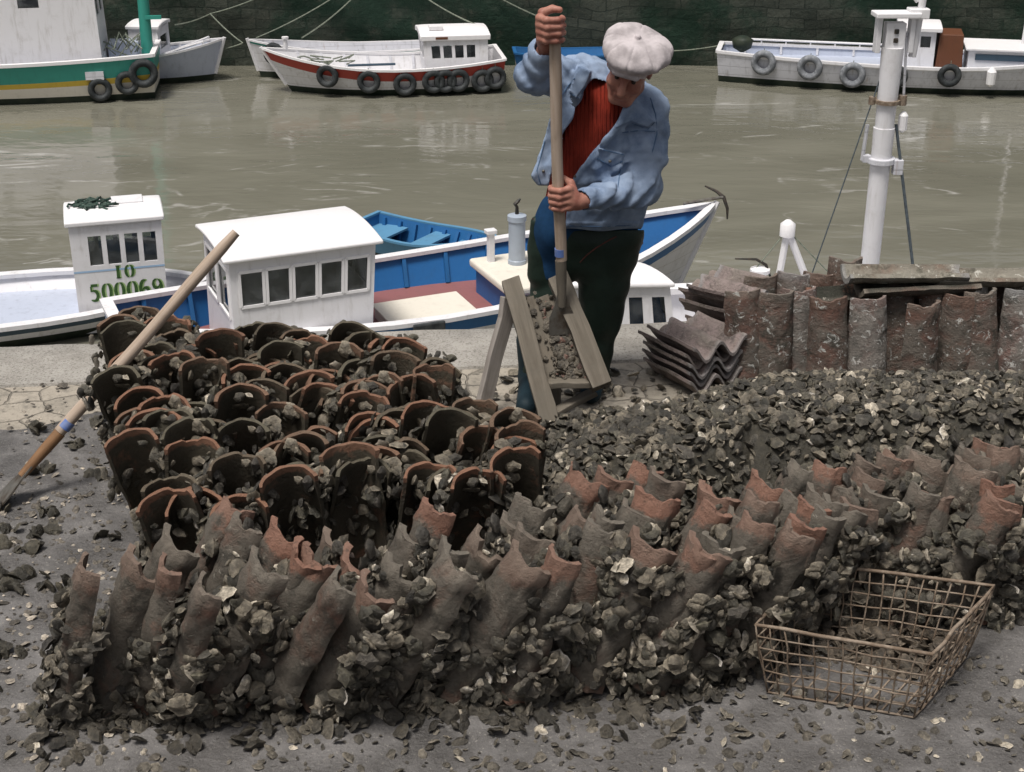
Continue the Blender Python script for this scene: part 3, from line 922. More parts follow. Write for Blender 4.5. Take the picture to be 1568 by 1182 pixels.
n = mb.build("net_bundle", 'seaweed', None, smooth=True, sharp=180)
n.matrix_world = Matrix.Translation(root.location) @ root.rotation_euler.to_matrix().to_4x4()
tag(n, "green bundle of netting lying on the roof of the numbered wheelhouse", "net")
mb = MB(); mb.box((cx0 + .8, -.18, zt + .165), (.42, .34, .025)); mb.build("roof_hatch", 'white', root, bevel=.008)
mb = MB(); p = LB.pt(.9, .3, -1); mb.lathe([(.05, -.42), (.19, -.36), (.2, .2), (.06, .3)], 12, (p.x - .05, p.y - .2, p.z - .02))
fo = mb.build("boat_fender", 'slate', None, smooth=True, sharp=50)
fo.matrix_world = Matrix.Translation(root.location) @ root.rotation_euler.to_matrix().to_4x4()
tag(fo, "dark blue cylinder fender hanging on the numbered boat at the left", "fender")

# ------------------------------------------------------------------ 4. white boat close under the quay at the right (mast and A-frame)
root, L = boat_root("fishing_boat", (.55, 14.6), (10.0, 15.0), "white boat with a thick mast and small cabin, right below the quay")
RB = Hull(L, 2.7, sheer(1.62, 1.6, 2.2, .4, 2.0), draft=.6, stern=.78, rake=.7, pmid=.25, full=2.3)
RB.build(root, stripe=.22, deckz=1.0, m_side='white', m_stripe='white', m_in='white', m_deck='white_worn', m_cap='white_clean', cap=(.18, .07))
cabin(root, [(.05, -.95, 1.0), (1.2, -.95, 1.0), (1.2, -.2, 1.0), (.05, -.2, 1.0)], [(.05, -.9, 2.40), (1.02, -.9, 2.40), (.62, -.4, 2.44), (.05, -.4, 2.44)],
      {'near': [(.08, .22, .50, .92), (.32, .46, .50, .92), (.56, .70, .50, .92), (.80, .93, .54, .92)], 'right': even(2, .1, .9, .08, .4, .8), 'left': even(2, .1, .9, .08, .4, .8)}, camber=.08, over=.05, rt=.05)
mb = MB(); mb.box((.55, -.62, 1.65), (.85, .36, 1.2)); mb.build("added_backing", 'blue_in', root)  # added blue panel behind the panes, stands in for their blue reflection
mb = MB(); mb.box((1.6, -.75, 1.35), (.38, .3, .34)); mb.box((1.6, -.75, 1.535), (.44, .36, .03)); mb.build("locker", 'cream', root, bevel=.012)
mb = MB(); mb.lathe([(.05, 0), (.08, .02), (.05, .05)], 10, (1.55, -.8, 1.552)); mb.build("locker_vent", 'dark', root)
# A-frame on the far gunwale
w1, w2, w3 = PY(1192, 425, 15.9), PY(1237, 425, 15.9), PY(1206, 352, 15.9)
inv = (Matrix.Translation(root.location) @ root.rotation_euler.to_matrix().to_4x4()).inverted()
q1, q2, q3 = inv @ w1, inv @ w2, inv @ w3
q1.z -= .05; q2.z -= .05
for a in (q1, q2):
    mb = MB(); mb.tube([a, a + (q3 - a) * .98], .042, 8); mb.build("frame_leg", 'white_clean', root, smooth=True)
mb = MB(); mb.lathe([(.02, -.1), (.09, -.07), (.09, .07), (.03, .12)], 12, q3); mb.build("frame_block", 'white_clean', root, smooth=True, sharp=50)
for a, b in (((q1 + Vector((-.4, 0, 0))), q3), ((q2 + Vector((.35, 0, 0))), q3)):
    mb = MB(); mb.tube([a, b], .008, 5); mb.build("stay", 'rope', root)
mb = MB(); w = inv @ PY(1163, 424, 15.9); mb.lathe([(.05, -.15), (.06, .02), (.12, .06), (.12, .1), (.04, .13)], 10, w); mb.build("bollard", 'white_clean', root, smooth=True, sharp=50)
w = inv @ PY(1170, 408, 15.9)
mb = MB(); mb.tube([w + Vector((-.35, 0, .1)), w + Vector((-.1, 0, .09)), w + Vector((.02, 0, .02)), w + Vector((.08, 0, -.12))], [.008, .016, .02, .014], 6); mb.build("hook", 'dark', root, smooth=True)
# mast
def mz(py): return PY(1350, py, 14.8).z
mx = PY(1332, 400, 14.8).x
M0 = inv @ Vector((mx, 14.8, WATER_Z + 1.0))
Mw = lambda z: inv @ Vector((mx, 14.8, z))
mb = MB()
z1, z2, z3 = mz(245), mz(195), mz(72)
mb.tube([Mw(WATER_Z + 1.0), Mw(z1)], [.098, .105], 18); mb.tube([Mw(z1 + .001), Mw(z2)], [.105, .112], 18); mb.tube([Mw(z2), Mw(z3)], [.098, .115], 18)
mast = mb.build("mast", 'white', root, smooth=True, sharp=40)
mb = MB(); mb.tube([Mw(z1 - .03), Mw(z1 + .03)], .15, 18); mb.box(Mw(z1) + Vector((.17, -.05, -.06)), (.1, .1, .16)); mb.box(Mw(z1) + Vector((-.16, 0, .02)), (.08, .08, .08)); mb.build("mast_band", 'white_worn', mast, bevel=.008)
zz = mz(155)
mb = MB(); mb.tube([Mw(zz - .02), Mw(zz + .02)], .135, 18); mb.tube([Mw(zz) + Vector((.16, 0, -.04)), Mw(zz) + Vector((.16, 0, .06))], .045, 10); mb.tube([Mw(zz) + Vector((-.16, 0, -.03)), Mw(zz) + Vector((-.16, 0, .05))], .035, 10)
mb.build("mast_band", 'rust', mast, smooth=True, sharp=40)
mb = MB(); mb.lathe([(.01, -.13), (.05, -.1), (.05, .05), (.02, .09)], 10, Mw(zz) + Vector((.19, 0, -.2))); mb.build("pulley_block", 'white_clean', mast, smooth=True)
mb = MB(); mb.tube([Mw(zz) + Vector((.17, 0, 0)), Mw(zz + .7) + Vector((.13, 0, 0))], .014, 6); mb.build("mast_rail", 'white_worn', mast)
mb = MB(); mb.tube([Mw(z1) + Vector((-.2, 0, 0)), Mw(z1 + .38) + Vector((-.18, 0, 0))], .02, 6); mb.build("mast_rail", 'white_worn', mast)
mb = MB()
mb.box(Mw(z3 + .12), (.2, .14, .26)); mb.box(Mw(z3 + .14) + Vector((0, -.075, .03)), (.05, .02, .05), mi=1); mb.box(Mw(z3 + .14) + Vector((0, -.075, -.06)), (.05, .02, .05), mi=1)
mb.build("mast_head", ['white', 'dark'], mast, bevel=.01)
for dx in (-.17, .17):
    mb = MB(); mb.box(Mw(z3 + .13) + Vector((dx, 0, 0)), (.05, .12, .36)); mb.build("mast_cheek", 'white', mast, bevel=.006)
mb = MB(); mb.box(Mw(z3 + .33), (.46, .24, .05)); mb.box(Mw(z3 + .36) + Vector((.22, 0, -.02)), (.2, .16, .1)); mb.build("mast_cap", 'white_clean', mast, bevel=.01)
mb = MB(); mb.tube([Mw(z3 - .1) + Vector((.21, 0, 0)), Mw(z3 + .3) + Vector((.24, 0, 0)), Mw(z3 + 2.0) + Vector((.38, 0, 0))], [.04, .038, .03], 10); mb.build("topmast", 'white', mast, smooth=True)
mb = MB(); mb.tube([Mw(z3 + .45) + Vector((.2, 0, 0)), Mw(z3 + .55) + Vector((.12, 0, 0)), Mw(z3 + .62) + Vector((.1, 0, 0))], .02, 6); mb.build("mast_hook", 'white', mast)
for (pa, pb, rr) in (((1372, 190), (1397, 400), .016), ((1348, 120), (1250, 400), .007)):
    a, b = PY(pa[0], pa[1], 14.8), PY(pb[0], pb[1], 14.6)
    b2 = b + (b - a) * .35
    mb = MB(); mb.tube([inv @ a, inv @ b2], rr, 6); mb.build("rigging_line", 'rope_dark', root)
# ------------------------------------------------------------------ 5. far boats
BLK = tyre_mesh(.27, .075, 'rubber'); GRY = tyre_mesh(.30, .085, 'rubber_grey'); BIG = tyre_mesh(.33, .09, 'rubber')

# red striped
root, L = boat_root("fishing_boat", (-.28, 34.2), (-5.75, 33.4), "white fishing boat with broad red stripe and black tyres, at the far wall")
FB = Hull(L, 2.1, sheer(.76, .60, 1.0, .42, 1.9), draft=.4, stern=.85, rake=.85, pmid=.22, full=2.1)
FB.build(root, stripe=.25, deckz=.25, m_stripe='red', m_side='white_hull', m_in='white', m_deck='white_worn', m_cap='white_clean', cap=(.1, .05), ribs=9, m_rib='white_worn')
cabin(root, [(.38, -.75, .25), (1.80, -.75, .25), (1.80, .75, .25), (.38, .75, .25)], [(.38, -.68, 1.2), (1.88, -.68, 1.2), (1.88, .68, 1.2), (.38, .68, 1.2)],
      {'far': even(4, .12, .80, .05, .58, .88), 'near': even(4, .16, .9, .05, .58, .88), 'right': even(2, .1, .9, .08, .5, .85), 'left': even(2, .1, .9, .08, .55, .85)}, camber=.10, over=.06, rt=.12)
mb = MB(); mb.box((1.55, .3, 1.44), (.32, .3, .09)); mb.build("roof_hatch", 'white_clean', root, bevel=.01)
mb = MB(); mb.box((1.45, .748, 1.265), (.28, .012, .05)); mb.build("name_board", 'brown', root)
mb = MB()
for k in range(14):
    c = Vector((3.6 + rnd.random() * .9, (rnd.random() - .5) * .9, .62 + rnd.random() * .06))
    mb.tube([c, c + Vector((rnd.random() - .5, (rnd.random() - .5) * .5, .12)) * .6, c + Vector((rnd.random() - .5, rnd.random() - .5, .02)) * .7], .018, 5)
mb.build("rope_gear", 'rope', root)
mb = MB(); mb.tube([(2.5, .2, .6), (3.6, .5, .66)], .03, 6); mb.build("oar", 'slate', root)
mb = MB(); mb.lathe([(.05, 0), (.05, .22), (.08, .24), (.08, .28)], 8, (5.0, 0, .98)); mb.build("bollard", 'white_clean', root)
for i, u in enumerate((.745, .575, .425, .305, .255, .2, .095, .04)[::1]):
    z = (.50, .38, .30, .34, .34, .34, .30, .36)[i]
    hang_tyre(root, FB, u, 1, z, BLK, "%s black tyre fender from the bow on the red striped boat" % ORD[i], "tyres on the red striped boat")
    
# white bow behind it
root, L = boat_root("fishing_boat", (-1.5, 35.65), (-6.35, 35.0), "narrow white boat with green rail, behind the red striped boat's bow")
HB = Hull(L, 1.3, sheer(.7, .65, .9, .45, 1.6), draft=.4, stern=.7, rake=.35, pmid=.25, full=2.0)
HB.build(root, stripe=.07, deckz=.3, m_stripe='teal', m_side='white_hull', m_in='white_worn', m_deck='white_worn', m_cap='white', cap=(.08, .04))
hang_tyre(root, HB, .88, 1, .62, BLK, "black tyre fender near the bow of the narrow white boat behind", "tyres on the narrow white boat", rope=False)

# blue and white boat mostly hidden by the man
root, L = boat_root("fishing_boat", (.05, 35.5), (3.45, 35.7), "small blue and white boat hidden behind the man's shoulders at the far wall")
Hull(L, 1.1, sheer(.55, .48, .55, .4, 2), draft=.3, stern=.7, rake=.3).build(root, stripe=.28, deckz=.2, m_stripe='blue', m_side='white', m_in='blue', m_deck='white_worn', m_cap='blue', cap=(.08, .04))

# long grey-white boat at the right
root, L = boat_root("fishing_boat", (5.0, 35.05), (14.6, 33.0), "long worn white boat with pale tyres on its side, at the far right")
GB = Hull(L, 2.2, sheer(.72, .62, 1.3, .5, 2.0), draft=.4, stern=.55, rake=.9, pmid=.2, full=2.6)
GB.build(root, stripe=.05, deckz=.45, m_stripe='white_clean', m_side='white_worn', m_in='greyblue', m_deck='greyblue', m_cap='white', cap=(.12, .06), ribs=10, m_rib='white_worn')
mb = MB()
for k in range(7):
    u = .04 + k * .06
    p = GB.pt(u, GB.sheer(u), 1, .06); mb.tube([p, p + Vector((0, 0, .12))], .02, 6)
mb.tube([GB.pt(u, GB.sheer(u) + .0, 1, .06) + Vector((0, 0, .12)) for u in np.linspace(.04, .40, 8)], .03, 6)
mb.build("far_rail", 'white', root)
mb = MB(); mb.lathe([(.05, 0), (.22, .1), (.26, .3), (.15, .36), (.03, .4)], 10, (.55, .15, .6)); mb.build("dark_gear", 'antifoul', root, smooth=True, sharp=180)
cabin(root, [(4.25, -.5, .45), (5.0, -.5, .45), (5.0, .6, .45), (4.25, .6, .45)], [(4.25, -.45, 1.35), (5.0, -.45, 1.35), (5.0, .55, 1.35), (4.25, .55, 1.35)],
      {'near': [(.15, .45, .6, .88), (.55, .85, .6, .88)], 'right': [(.2, .8, .6, .86)], 'left': [(.2, .8, .6, .86)]}, camber=.05, over=.12, rt=.1)
mb = MB(); mb.box((5.35, 0, .85), (.62, 1.0, .9), taper=.86); mb.build("companionway", 'brown', root, bevel=.02)
mb = MB(); mb.box((6.7, 0, .75), (1.9, 1.2, .5)); mb.box((6.7, 0, 1.02), (2.05, 1.35, .05)); mb.box((6.5, -.62, .85), (1.2, .02, .14), mi=1); mb.build("deck_house", ['white_clean', 'slate'], root, bevel=.02)
mb = MB(); mb.tube([(3.95, -.3, .45), (3.95, -.3, 1.4)], .05, 8); mb.build("post", 'white', root, smooth=True)
mb = MB(); mb.tube([(7.0, .2, .8), (7.05, .2, 4.6)], .035, 8); mb.build("mast", 'white', root, smooth=True)
for i, (u, z, me, nm) in enumerate(((.115, .56, GRY, "pale grey"), (.225, .52, GRY, "pale grey"), (.325, .40, GRY, "pale grey"), (.425, .42, BLK, "black"), (.545, .5, BLK, "black"))):
    hang_tyre(root, GB, u, -1, z, me, "%s tyre fender, %s from the left on the long worn white boat" % (nm, ORD[i]), "tyres on the long worn white boat", r=.3)
mb = MB(); mb.lathe([(.02, -.22), (.1, -.16), (.11, .12), (.03, .22)], 10); o = mb.build("boat_fender", 'white_clean', None, smooth=True)
o.location = loc2world(root, GB.pt(.64, .5, -1) + Vector((0, -.1, 0))); tag(o, "small white float fender on the long worn white boat near the right", "fender")

# teal boat, far left
root, L = boat_root("fishing_boat", (-8.2, 33.45), (-16.3, 32.3), "teal, yellow and white boat with tall white wheelhouse at the far left")
TB = Hull(L, 2.4, sheer(1.0, .9, 1.4, .5, 2), draft=.5, stern=.72, rake=.6, pmid=.2, full=2.4)
TB.build(root, stripe=.42, deckz=.5, m_stripe='teal', m_side='cream', m_in='white', m_deck='greyblue', m_cap='white_clean', cap=(.12, .07), band='yellow')
cabin(root, [(1.15, -.7, .5), (4.2, -.7, .5), (4.2, .7, .5), (1.15, .7, .5)], [(1.2, -.65, 2.75), (4.2, -.65, 2.75), (4.2, .65, 2.75), (1.2, .65, 2.75)],
      {'far': [(.16, .235, .70, .84), (.45, .6, .70, .84)], 'left': even(2, .1, .9, .1, .6, .85)}, camber=.08, over=.06, rt=.08)
mb = MB(); mb.tube([(.22, .0, .5), (.2, .0, 2.0), (.17, .0, 4.2)], [.14, .13, .11], 12); mb.box((.0, .1, 1.72), (.36, .08, .08)); mb.build("mast", 'teal', root, smooth=True, sharp=50)
mb = MB()
for k in range(16):
    c = Vector((.45 + rnd.random() * .5, -.3 + rnd.random() * .8, .9 + rnd.random() * .3))
    mb.tube([c, c + Vector((rnd.random() - .5, rnd.random() - .5, .3)) * .7, c + Vector((rnd.random() - .5, rnd.random() - .5, -.1)) * .7], .016, 5)
mb.build("gear_heap", 'rope', root)
mb = MB(); mb.box((.75, -.3, .9), (.7, .5, .5)); mb.build("locker", 'greyblue', root, bevel=.01)
p = TB.pt(.16, .62, 1); mb = MB(); mb.box((p.x, p.y + .03, p.z), (.4, .04, .18)); mb.build("side_board", 'white_worn', root)
for i, (u, z, me, nm) in enumerate(((.03, .62, BIG, "large black"), (.075, .42, BLK, "smaller black"), (.15, .30, BLK, "black"))):
    hang_tyre(root, TB, u, 1, z, me, "%s tyre fender, %s from the stern of the teal boat" % (nm, ORD[i]), "tyres on the teal boat", rope=(i == 2), r=.27)
# grey-blue boat behind
root, L = boat_root("fishing_boat", (-11.0, 34.9), (-6.9, 34.7), "small grey blue boat with white box cabin behind the teal mast")
SB = Hull(L, 1.7, sheer(.7, .62, .98, .4, 1.7), draft=.4, stern=.7, rake=.45, pmid=.2, full=2.3)
SB.build(root, stripe=.16, deckz=.3, m_stripe='greyblue', m_side='greyblue', m_in='greyblue', m_deck='white_worn', m_cap='white', cap=(.1, .05), ribs=6, m_rib='white_worn')
cabin(root, [(1.98, -.55, .3), (2.68, -.55, .3), (2.68, .5, .3), (1.98, .5, .3)], [(1.98, -.5, 1.28), (2.68, -.5, 1.28), (2.68, .45, 1.28), (1.98, .45, 1.28)],
      {'near': [(.28, .52, .36, .72), (.70, .9, .44, .76)], 'right': [(.2, .8, .5, .8)], 'left': [(.2, .8, .5, .8)]}, camber=.06, over=.05, rt=.08)
mb = MB(); mb.tube([(2.75, .5, .6), (3.7, .25, .98)], .03, 6); mb.build("rail", 'white', root)
mb = MB(); mb.tube([(2.75, -.55, .7), (3.7, -.3, .98)], .03, 6); mb.build("rail", 'white', root)

# mooring ropes up to the wall
for i, (a, b, lab) in enumerate((
        (PY(372, 66, 34.9), PY(322, 21, 36.2), "thin pale mooring rope rising left from the narrow white bow"),
        (PY(322, 21, 36.2), PY(405, -8, 36.2), "thin pale rope looping up the wall above the grey blue boat"),
        (PY(268, 38, 34.7), PY(322, 21, 36.2), "thin pale mooring rope from the small grey blue cabin to the wall"),
        (PY(392, 58, 35.0), PY(520, -10, 36.2), "thin pale mooring rope rising right from the narrow white bow"),
        (PY(462, 58, 33.9), PY(545, -8, 36.2), "thin pale mooring rope rising from the red striped boat's foredeck"),
        (PY(328, 78, 34.7), PY(372, 66, 34.95), "thin pale rope from the grey blue bow to the narrow white bow"),
        (PY(735, 40, 34.1), PY(640, -12, 36.2), "thin pale mooring rope above the red striped boat's wheelhouse"),
        (PY(858, 38, 36.1), PY(760, -6, 36.25), "thin pale rope running down the wall beside the man's raised hand"),
        (PY(1018, 78, 36.0), PY(1110, 68, 35.2), "thin pale mooring rope from the long worn boat toward the man's cap"))):
    mid = (a + b) / 2 - Vector((0, 0, .05 * (b - a).length))
    pts = [a.lerp(mid, t).lerp(mid.lerp(b, t), t) for t in np.linspace(0, 1, 9)]
    mb = MB(); mb.tube(pts, .017, 5); o = mb.build("mooring_rope", 'rope', None)
    tag(o, lab, "rope", "mooring ropes at the far wall")
# ================================================================== TILES, OYSTERS, HEAP
def finish_mesh(name, V, Fc, mats, attr=None, smooth=True, sharp=40):
    me = bpy.data.meshes.new(name)
    me.from_pydata([tuple(v) for v in V], [], [tuple(f) for f in Fc])
    for mm in mats: me.materials.append(MT[mm])
    if smooth:
        me.polygons.foreach_set("use_smooth", [True] * len(me.polygons))
        me.set_sharp_from_angle(angle=R(sharp))
    if attr is not None:
        for nm, typ, data in attr:
            at = me.attributes.new(nm, typ, 'POINT')
            if typ == 'FLOAT': at.data.foreach_set("value", np.asarray(data, np.float32))
            else: at.data.foreach_set("color", np.asarray(data, np.float32).ravel())
    me.update()
    return me

def vnoise(p, seed=0, freq=1.0):
    """cheap smooth noise from sums of sines, -1..1"""
    r = np.random.RandomState(seed)
    out = 0
    for k in range(6):
        d = r.normal(size=3); d /= np.linalg.norm(d)
        f = freq * (1 + .6 * r.rand())
        out = out + np.sin((p @ d) * f * 6.28 + r.rand() * 6.28)
    return out / 3.2

def tile_mesh(name, mat, L=.48, r0=.098, r1=.088, arc=158, th=.014, seed=0, chip=.012, rimw=.16, lump=1.0):
    """half barrel tile: z along its length, the convex side toward -y, rim attribute near both ends"""
    rs = np.random.RandomState(seed)
    nu, nv = 18, 16
    V, rim, inn = [], [], []
    ph = rs.rand(4) * 6.28
    rs_c = ph[3] / 6.28
    for layer in (0, 1):
        for j in range(nv + 1):
            t = j / nv
            for i in range(nu + 1):
                a = R(-arc / 2 + arc * i / nu)
                z = t * L
                e = chip * (math.sin(3 * a + ph[0]) + .6 * math.sin(7 * a + ph[1]) + .25 * math.sin(12 * a + ph[2]))
                if t > .9:
                    z += e * (t - .9) / .1 * .5
                    if rs_c > .5 and abs(i - nu * (rs_c - .25)) < 2.4: z -= chip * 2.2 * (t - .9) / .1
                rr = (r0 + (r1 - r0) * t) - (th if layer else 0)
                rr *= 1 + .015 * math.sin(5 * t * 3.1 + ph[0]) + .008 * math.sin(4 * a + 9 * t + ph[1])
                V.append((rr * math.sin(a), -(rr * math.cos(a)) + r0 * .55, z))
                rim.append(max(0, 1 - abs(1 - t) / rimw) if t > .5 else max(0, 1 - t / .05)); inn.append(float(layer))
    V = np.array(V)
    n1 = (vnoise(V, seed + 5, 7) * .003 + vnoise(V, seed + 6, 22) * .002) * (1 - .8 * np.array(inn)) * lump
    rad = V.copy(); rad[:, 2] = 0; rad[:, 1] -= r0 * .55
    rad /= np.maximum(1e-6, np.linalg.norm(rad, axis=1))[:, None]
    V = V + rad * n1[:, None]
    Fc = []
    W_ = nu + 1; N = (nv + 1) * W_
    for j in range(nv):
        for i in range(nu):
            a, b, c, d = j * W_ + i, j * W_ + i + 1, (j + 1) * W_ + i + 1, (j + 1) * W_ + i
            Fc.append((a, b, c, d)); Fc.append((N + d, N + c, N + b, N + a))
    for j in range(nv):
        a, d = j * W_, (j + 1) * W_
        Fc.append((a, d, N + d, N + a))
        a, d = j * W_ + nu, (j + 1) * W_ + nu
        Fc.append((d, a, N + a, N + d))
    for i in range(nu):
        a, b = i, i + 1
        Fc.append((b, a, N + a, N + b))
        a, b = nv * W_ + i, nv * W_ + i + 1
        Fc.append((a, b, N + b, N + a))
    return finish_mesh(name, V, Fc, [mat], [("rim", 'FLOAT', rim), ("inner", 'FLOAT', inn)])

# one oyster: irregular two-valved lens with a jagged, ruffled margin
NR = 12
def shells(centers, normals, sizes, tints, seed=1, flat=.52, spin=None):
    rs = np.random.RandomState(seed)
    n = len(centers)
    centers = np.asarray(centers, float); normals = np.asarray(normals, float)
    normals /= np.maximum(1e-9, np.linalg.norm(normals, axis=1))[:, None]
    ref = rs.normal(size=(n, 3))
    u = np.cross(normals, ref); u /= np.maximum(1e-9, np.linalg.norm(u, axis=1))[:, None]
    w = np.cross(normals, u)
    sizes = np.asarray(sizes, float)
    ang = np.linspace(0, 2 * math.pi, NR, endpoint=False)
    el = 1 + rs.rand(n) * .35                                # elongation
    prof = 1 + .14 * np.sin(ang[None] * 2 + rs.rand(n, 1) * 6.28) + (rs.rand(n, NR) - .5) * .40
    ruff = (rs.rand(n, NR) - .5) * .40
    fl = flat * (.55 + 1.15 * rs.rand(n) ** 1.3); up = fl * (.6 + .6 * rs.rand(n)); dn = fl * (.4 + .5 * rs.rand(n))
    rings = [(.0, up, 1), (.42, up * .92, 1), (.74, up * .58, 1), (1.0, 0 * up, 1), (.62, -dn * .7, 1), (.0, -dn, 1)]
    V, C = [], []
    tints = np.asarray(tints, float)
    off = (rs.rand(n, 2) - .5) * .35
    for k, (q, hgt, _) in enumerate(rings):
        if q == 0:
            p = centers + u * (off[:, :1] * sizes[:, None]) + w * (off[:, 1:] * sizes[:, None]) + normals * (hgt * sizes)[:, None]
            V.append(p[:, None]); C.append(np.repeat(tints[:, None], 1, 1) * (1.0 + .2 * (k == 0)))
        else:
            jit = prof if q > .9 else 1 + (prof - 1) * .75 + (rs.rand(n, NR) - .5) * .10
            cx = q * jit * np.cos(ang)[None] * el[:, None] + off[:, :1] * (1 - q); cy = q * jit * np.sin(ang)[None] + off[:, 1:] * (1 - q)
            hz = hgt[:, None] + ruff * (q ** 2) * .8 + (rs.rand(n, NR) - .5) * .24 * (q < .95)
            p = centers[:, None] + (u[:, None] * cx[..., None] + w[:, None] * cy[..., None] + normals[:, None] * hz[..., None]) * sizes[:, None, None]
            V.append(p)
            br = {.42: 1.0, .74: .85, 1.0: 1.45, .62: .8}[q]
            C.append(np.clip(tints[:, None] * br * (.8 + .4 * rs.rand(n, NR, 1)), 0, .8))
    per = 2 + 4 * NR
    V = np.concatenate(V, 1).reshape(-1, 3); C = np.concatenate(C, 1).reshape(-1, 3)
    base = []
    o1, o2, o3, o4, o5 = 1, 1 + NR, 1 + 2 * NR, 1 + 3 * NR, 1 + 4 * NR
    for k in range(NR):
        k2 = (k + 1) % NR
        base.append((0, o1 + k, o1 + k2))
        base.append((o1 + k, o2 + k, o2 + k2, o1 + k2)); base.append((o2 + k, o3 + k, o3 + k2, o2 + k2)); base.append((o3 + k, o4 + k, o4 + k2, o3 + k2))
        base.append((o5, o4 + k2, o4 + k))
    Fc = [tuple(i + per * s for i in f) for s in range(n) for f in base]
    return V, Fc, np.concatenate([C, np.ones((len(C), 1))], 1)

def tint_list(n, rs, white=.05, mid=.22):
    out = []
    for _ in range(n):
        q = rs.rand()
        if q < white: v = .38 + .32 * rs.rand(); c = (v, v * .95, v * .84)
        elif q < white + mid: v = .12 + .14 * rs.rand(); c = (v, v * .93, v * .78)
        else:
            v = .035 + .085 * rs.rand(); c = (v, v * (.94 + .04 * rs.rand()), v * (.77 + .10 * rs.rand()))
        out.append(c)
    return out

def cluster_mesh(name, seed, n=46, L=.48, r=.098, z0=-.02, z1=.86, arc=150, size=(.009, .028), inner=0, white=.04, sides=True, mid=.30):
    """oysters grown in clumps on a tile's outer side (and a few inside)"""
    rs = np.random.RandomState(seed)
    cs, ns, sz = [], [], []
    nc = max(5, n // 8)
    cz = z0 + (z1 - z0) * rs.rand(nc) ** .9; ca = (rs.rand(nc) - .5) * arc
    if sides:
        q_ = rs.rand(nc) < .68
        ca = np.where(q_, np.sign(ca) * arc * (.36 + .18 * rs.rand(nc)), ca)
    for k in range(n):
        j = rs.randint(nc)
        z = cz[j] + rs.normal() * .045; a = ca[j] + rs.normal() * 16
        z = min(max(z, .0), z1 + .02); a = max(-arc / 2 - 6, min(arc / 2 + 6, a))
        ins = k < inner
        lift = abs(rs.normal()) * .014 + .004
        rr = (r - .018 - lift * .6) if ins else (r + lift)
        a_ = R(a)
        nrm = np.array([math.sin(a_), -math.cos(a_), 0]) * (-1 if ins else 1)
        cs.append((rr * math.sin(a_), -rr * math.cos(a_) + r * .55, z * L))
        ns.append(nrm + rs.normal(size=3) * .55)
        sz.append(size[0] + (size[1] - size[0]) * rs.rand() ** 1.5)
    V, Fc, C = shells(cs, ns, sz, tint_list(n, rs, white, mid), seed + 3)
    return finish_mesh(name, V, Fc, ['shell'], [("tint", 'FLOAT_COLOR', C)], sharp=38)

FT = [tile_mesh("oyster_tile", 'tile', L=.46 + .09 * rnd.random(), r0=.073 + .008 * (k % 3 - 1), r1=.064 + .008 * (k % 3 - 1), arc=132 + 8 * (k % 4), seed=20 + k, chip=(.003, .005, .012)[k % 3], lump=2.4) for k in range(12)]
FC = [cluster_mesh("oyster_crust", 60 + k, n=(100, 160, 230, 80, 190, 250, 60, 150)[k % 8], r=.073, z1=(.66, .80, .90, .70, .84, .94, .6, .80)[k % 8], white=.08) for k in range(16)]
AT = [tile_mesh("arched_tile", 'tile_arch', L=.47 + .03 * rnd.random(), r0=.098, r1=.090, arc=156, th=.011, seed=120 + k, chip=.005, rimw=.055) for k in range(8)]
AC = [cluster_mesh("oyster_crust", 160 + k, n=76 + 10 * (k % 5), r=.098, z0=.2, z1=.95, arc=176, size=(.010, .026), inner=10 + 3 * (k % 4), white=.05, sides=False) for k in range(12)]
DT = [tile_mesh("roof_tile", ('tile_dry', 'tile_dry', 'tile_drypale', 'tile_dry', 'tile_drypale')[k % 5], L=.46 + .05 * rnd.random(), r0=.090, r1=.078, arc=150, seed=220 + k, chip=.004) for k in range(7)]

def put_tile(name, me, base, yaw, roll, lean, crust=None, label=None, cat="roof tile", group=None, zfix=0.0):
    o = link(name, me)
    M = Matrix.Rotation(yaw, 4, 'Z') @ Matrix.Rotation(roll, 4, 'Y') @ Matrix.Rotation(lean, 4, 'X')
    lo = min((M @ Vector(c)).z for c in ((-.09, .05, 0), (.09, .05, 0), (0, -.045, 0)))
    o.matrix_world = Matrix.Translation(Vector((base[0], base[1], -lo + zfix))) @ M
    tag(o, label, cat, group)
    if crust is not None:
        c = link("oyster_crust", crust, o)
        c['kind'] = 'stuff'
        c.rotation_euler = (0, 0, (rnd.random() - .5) * .25)
        c.location = (0, 0, (rnd.random() - .5) * .03)
    return o

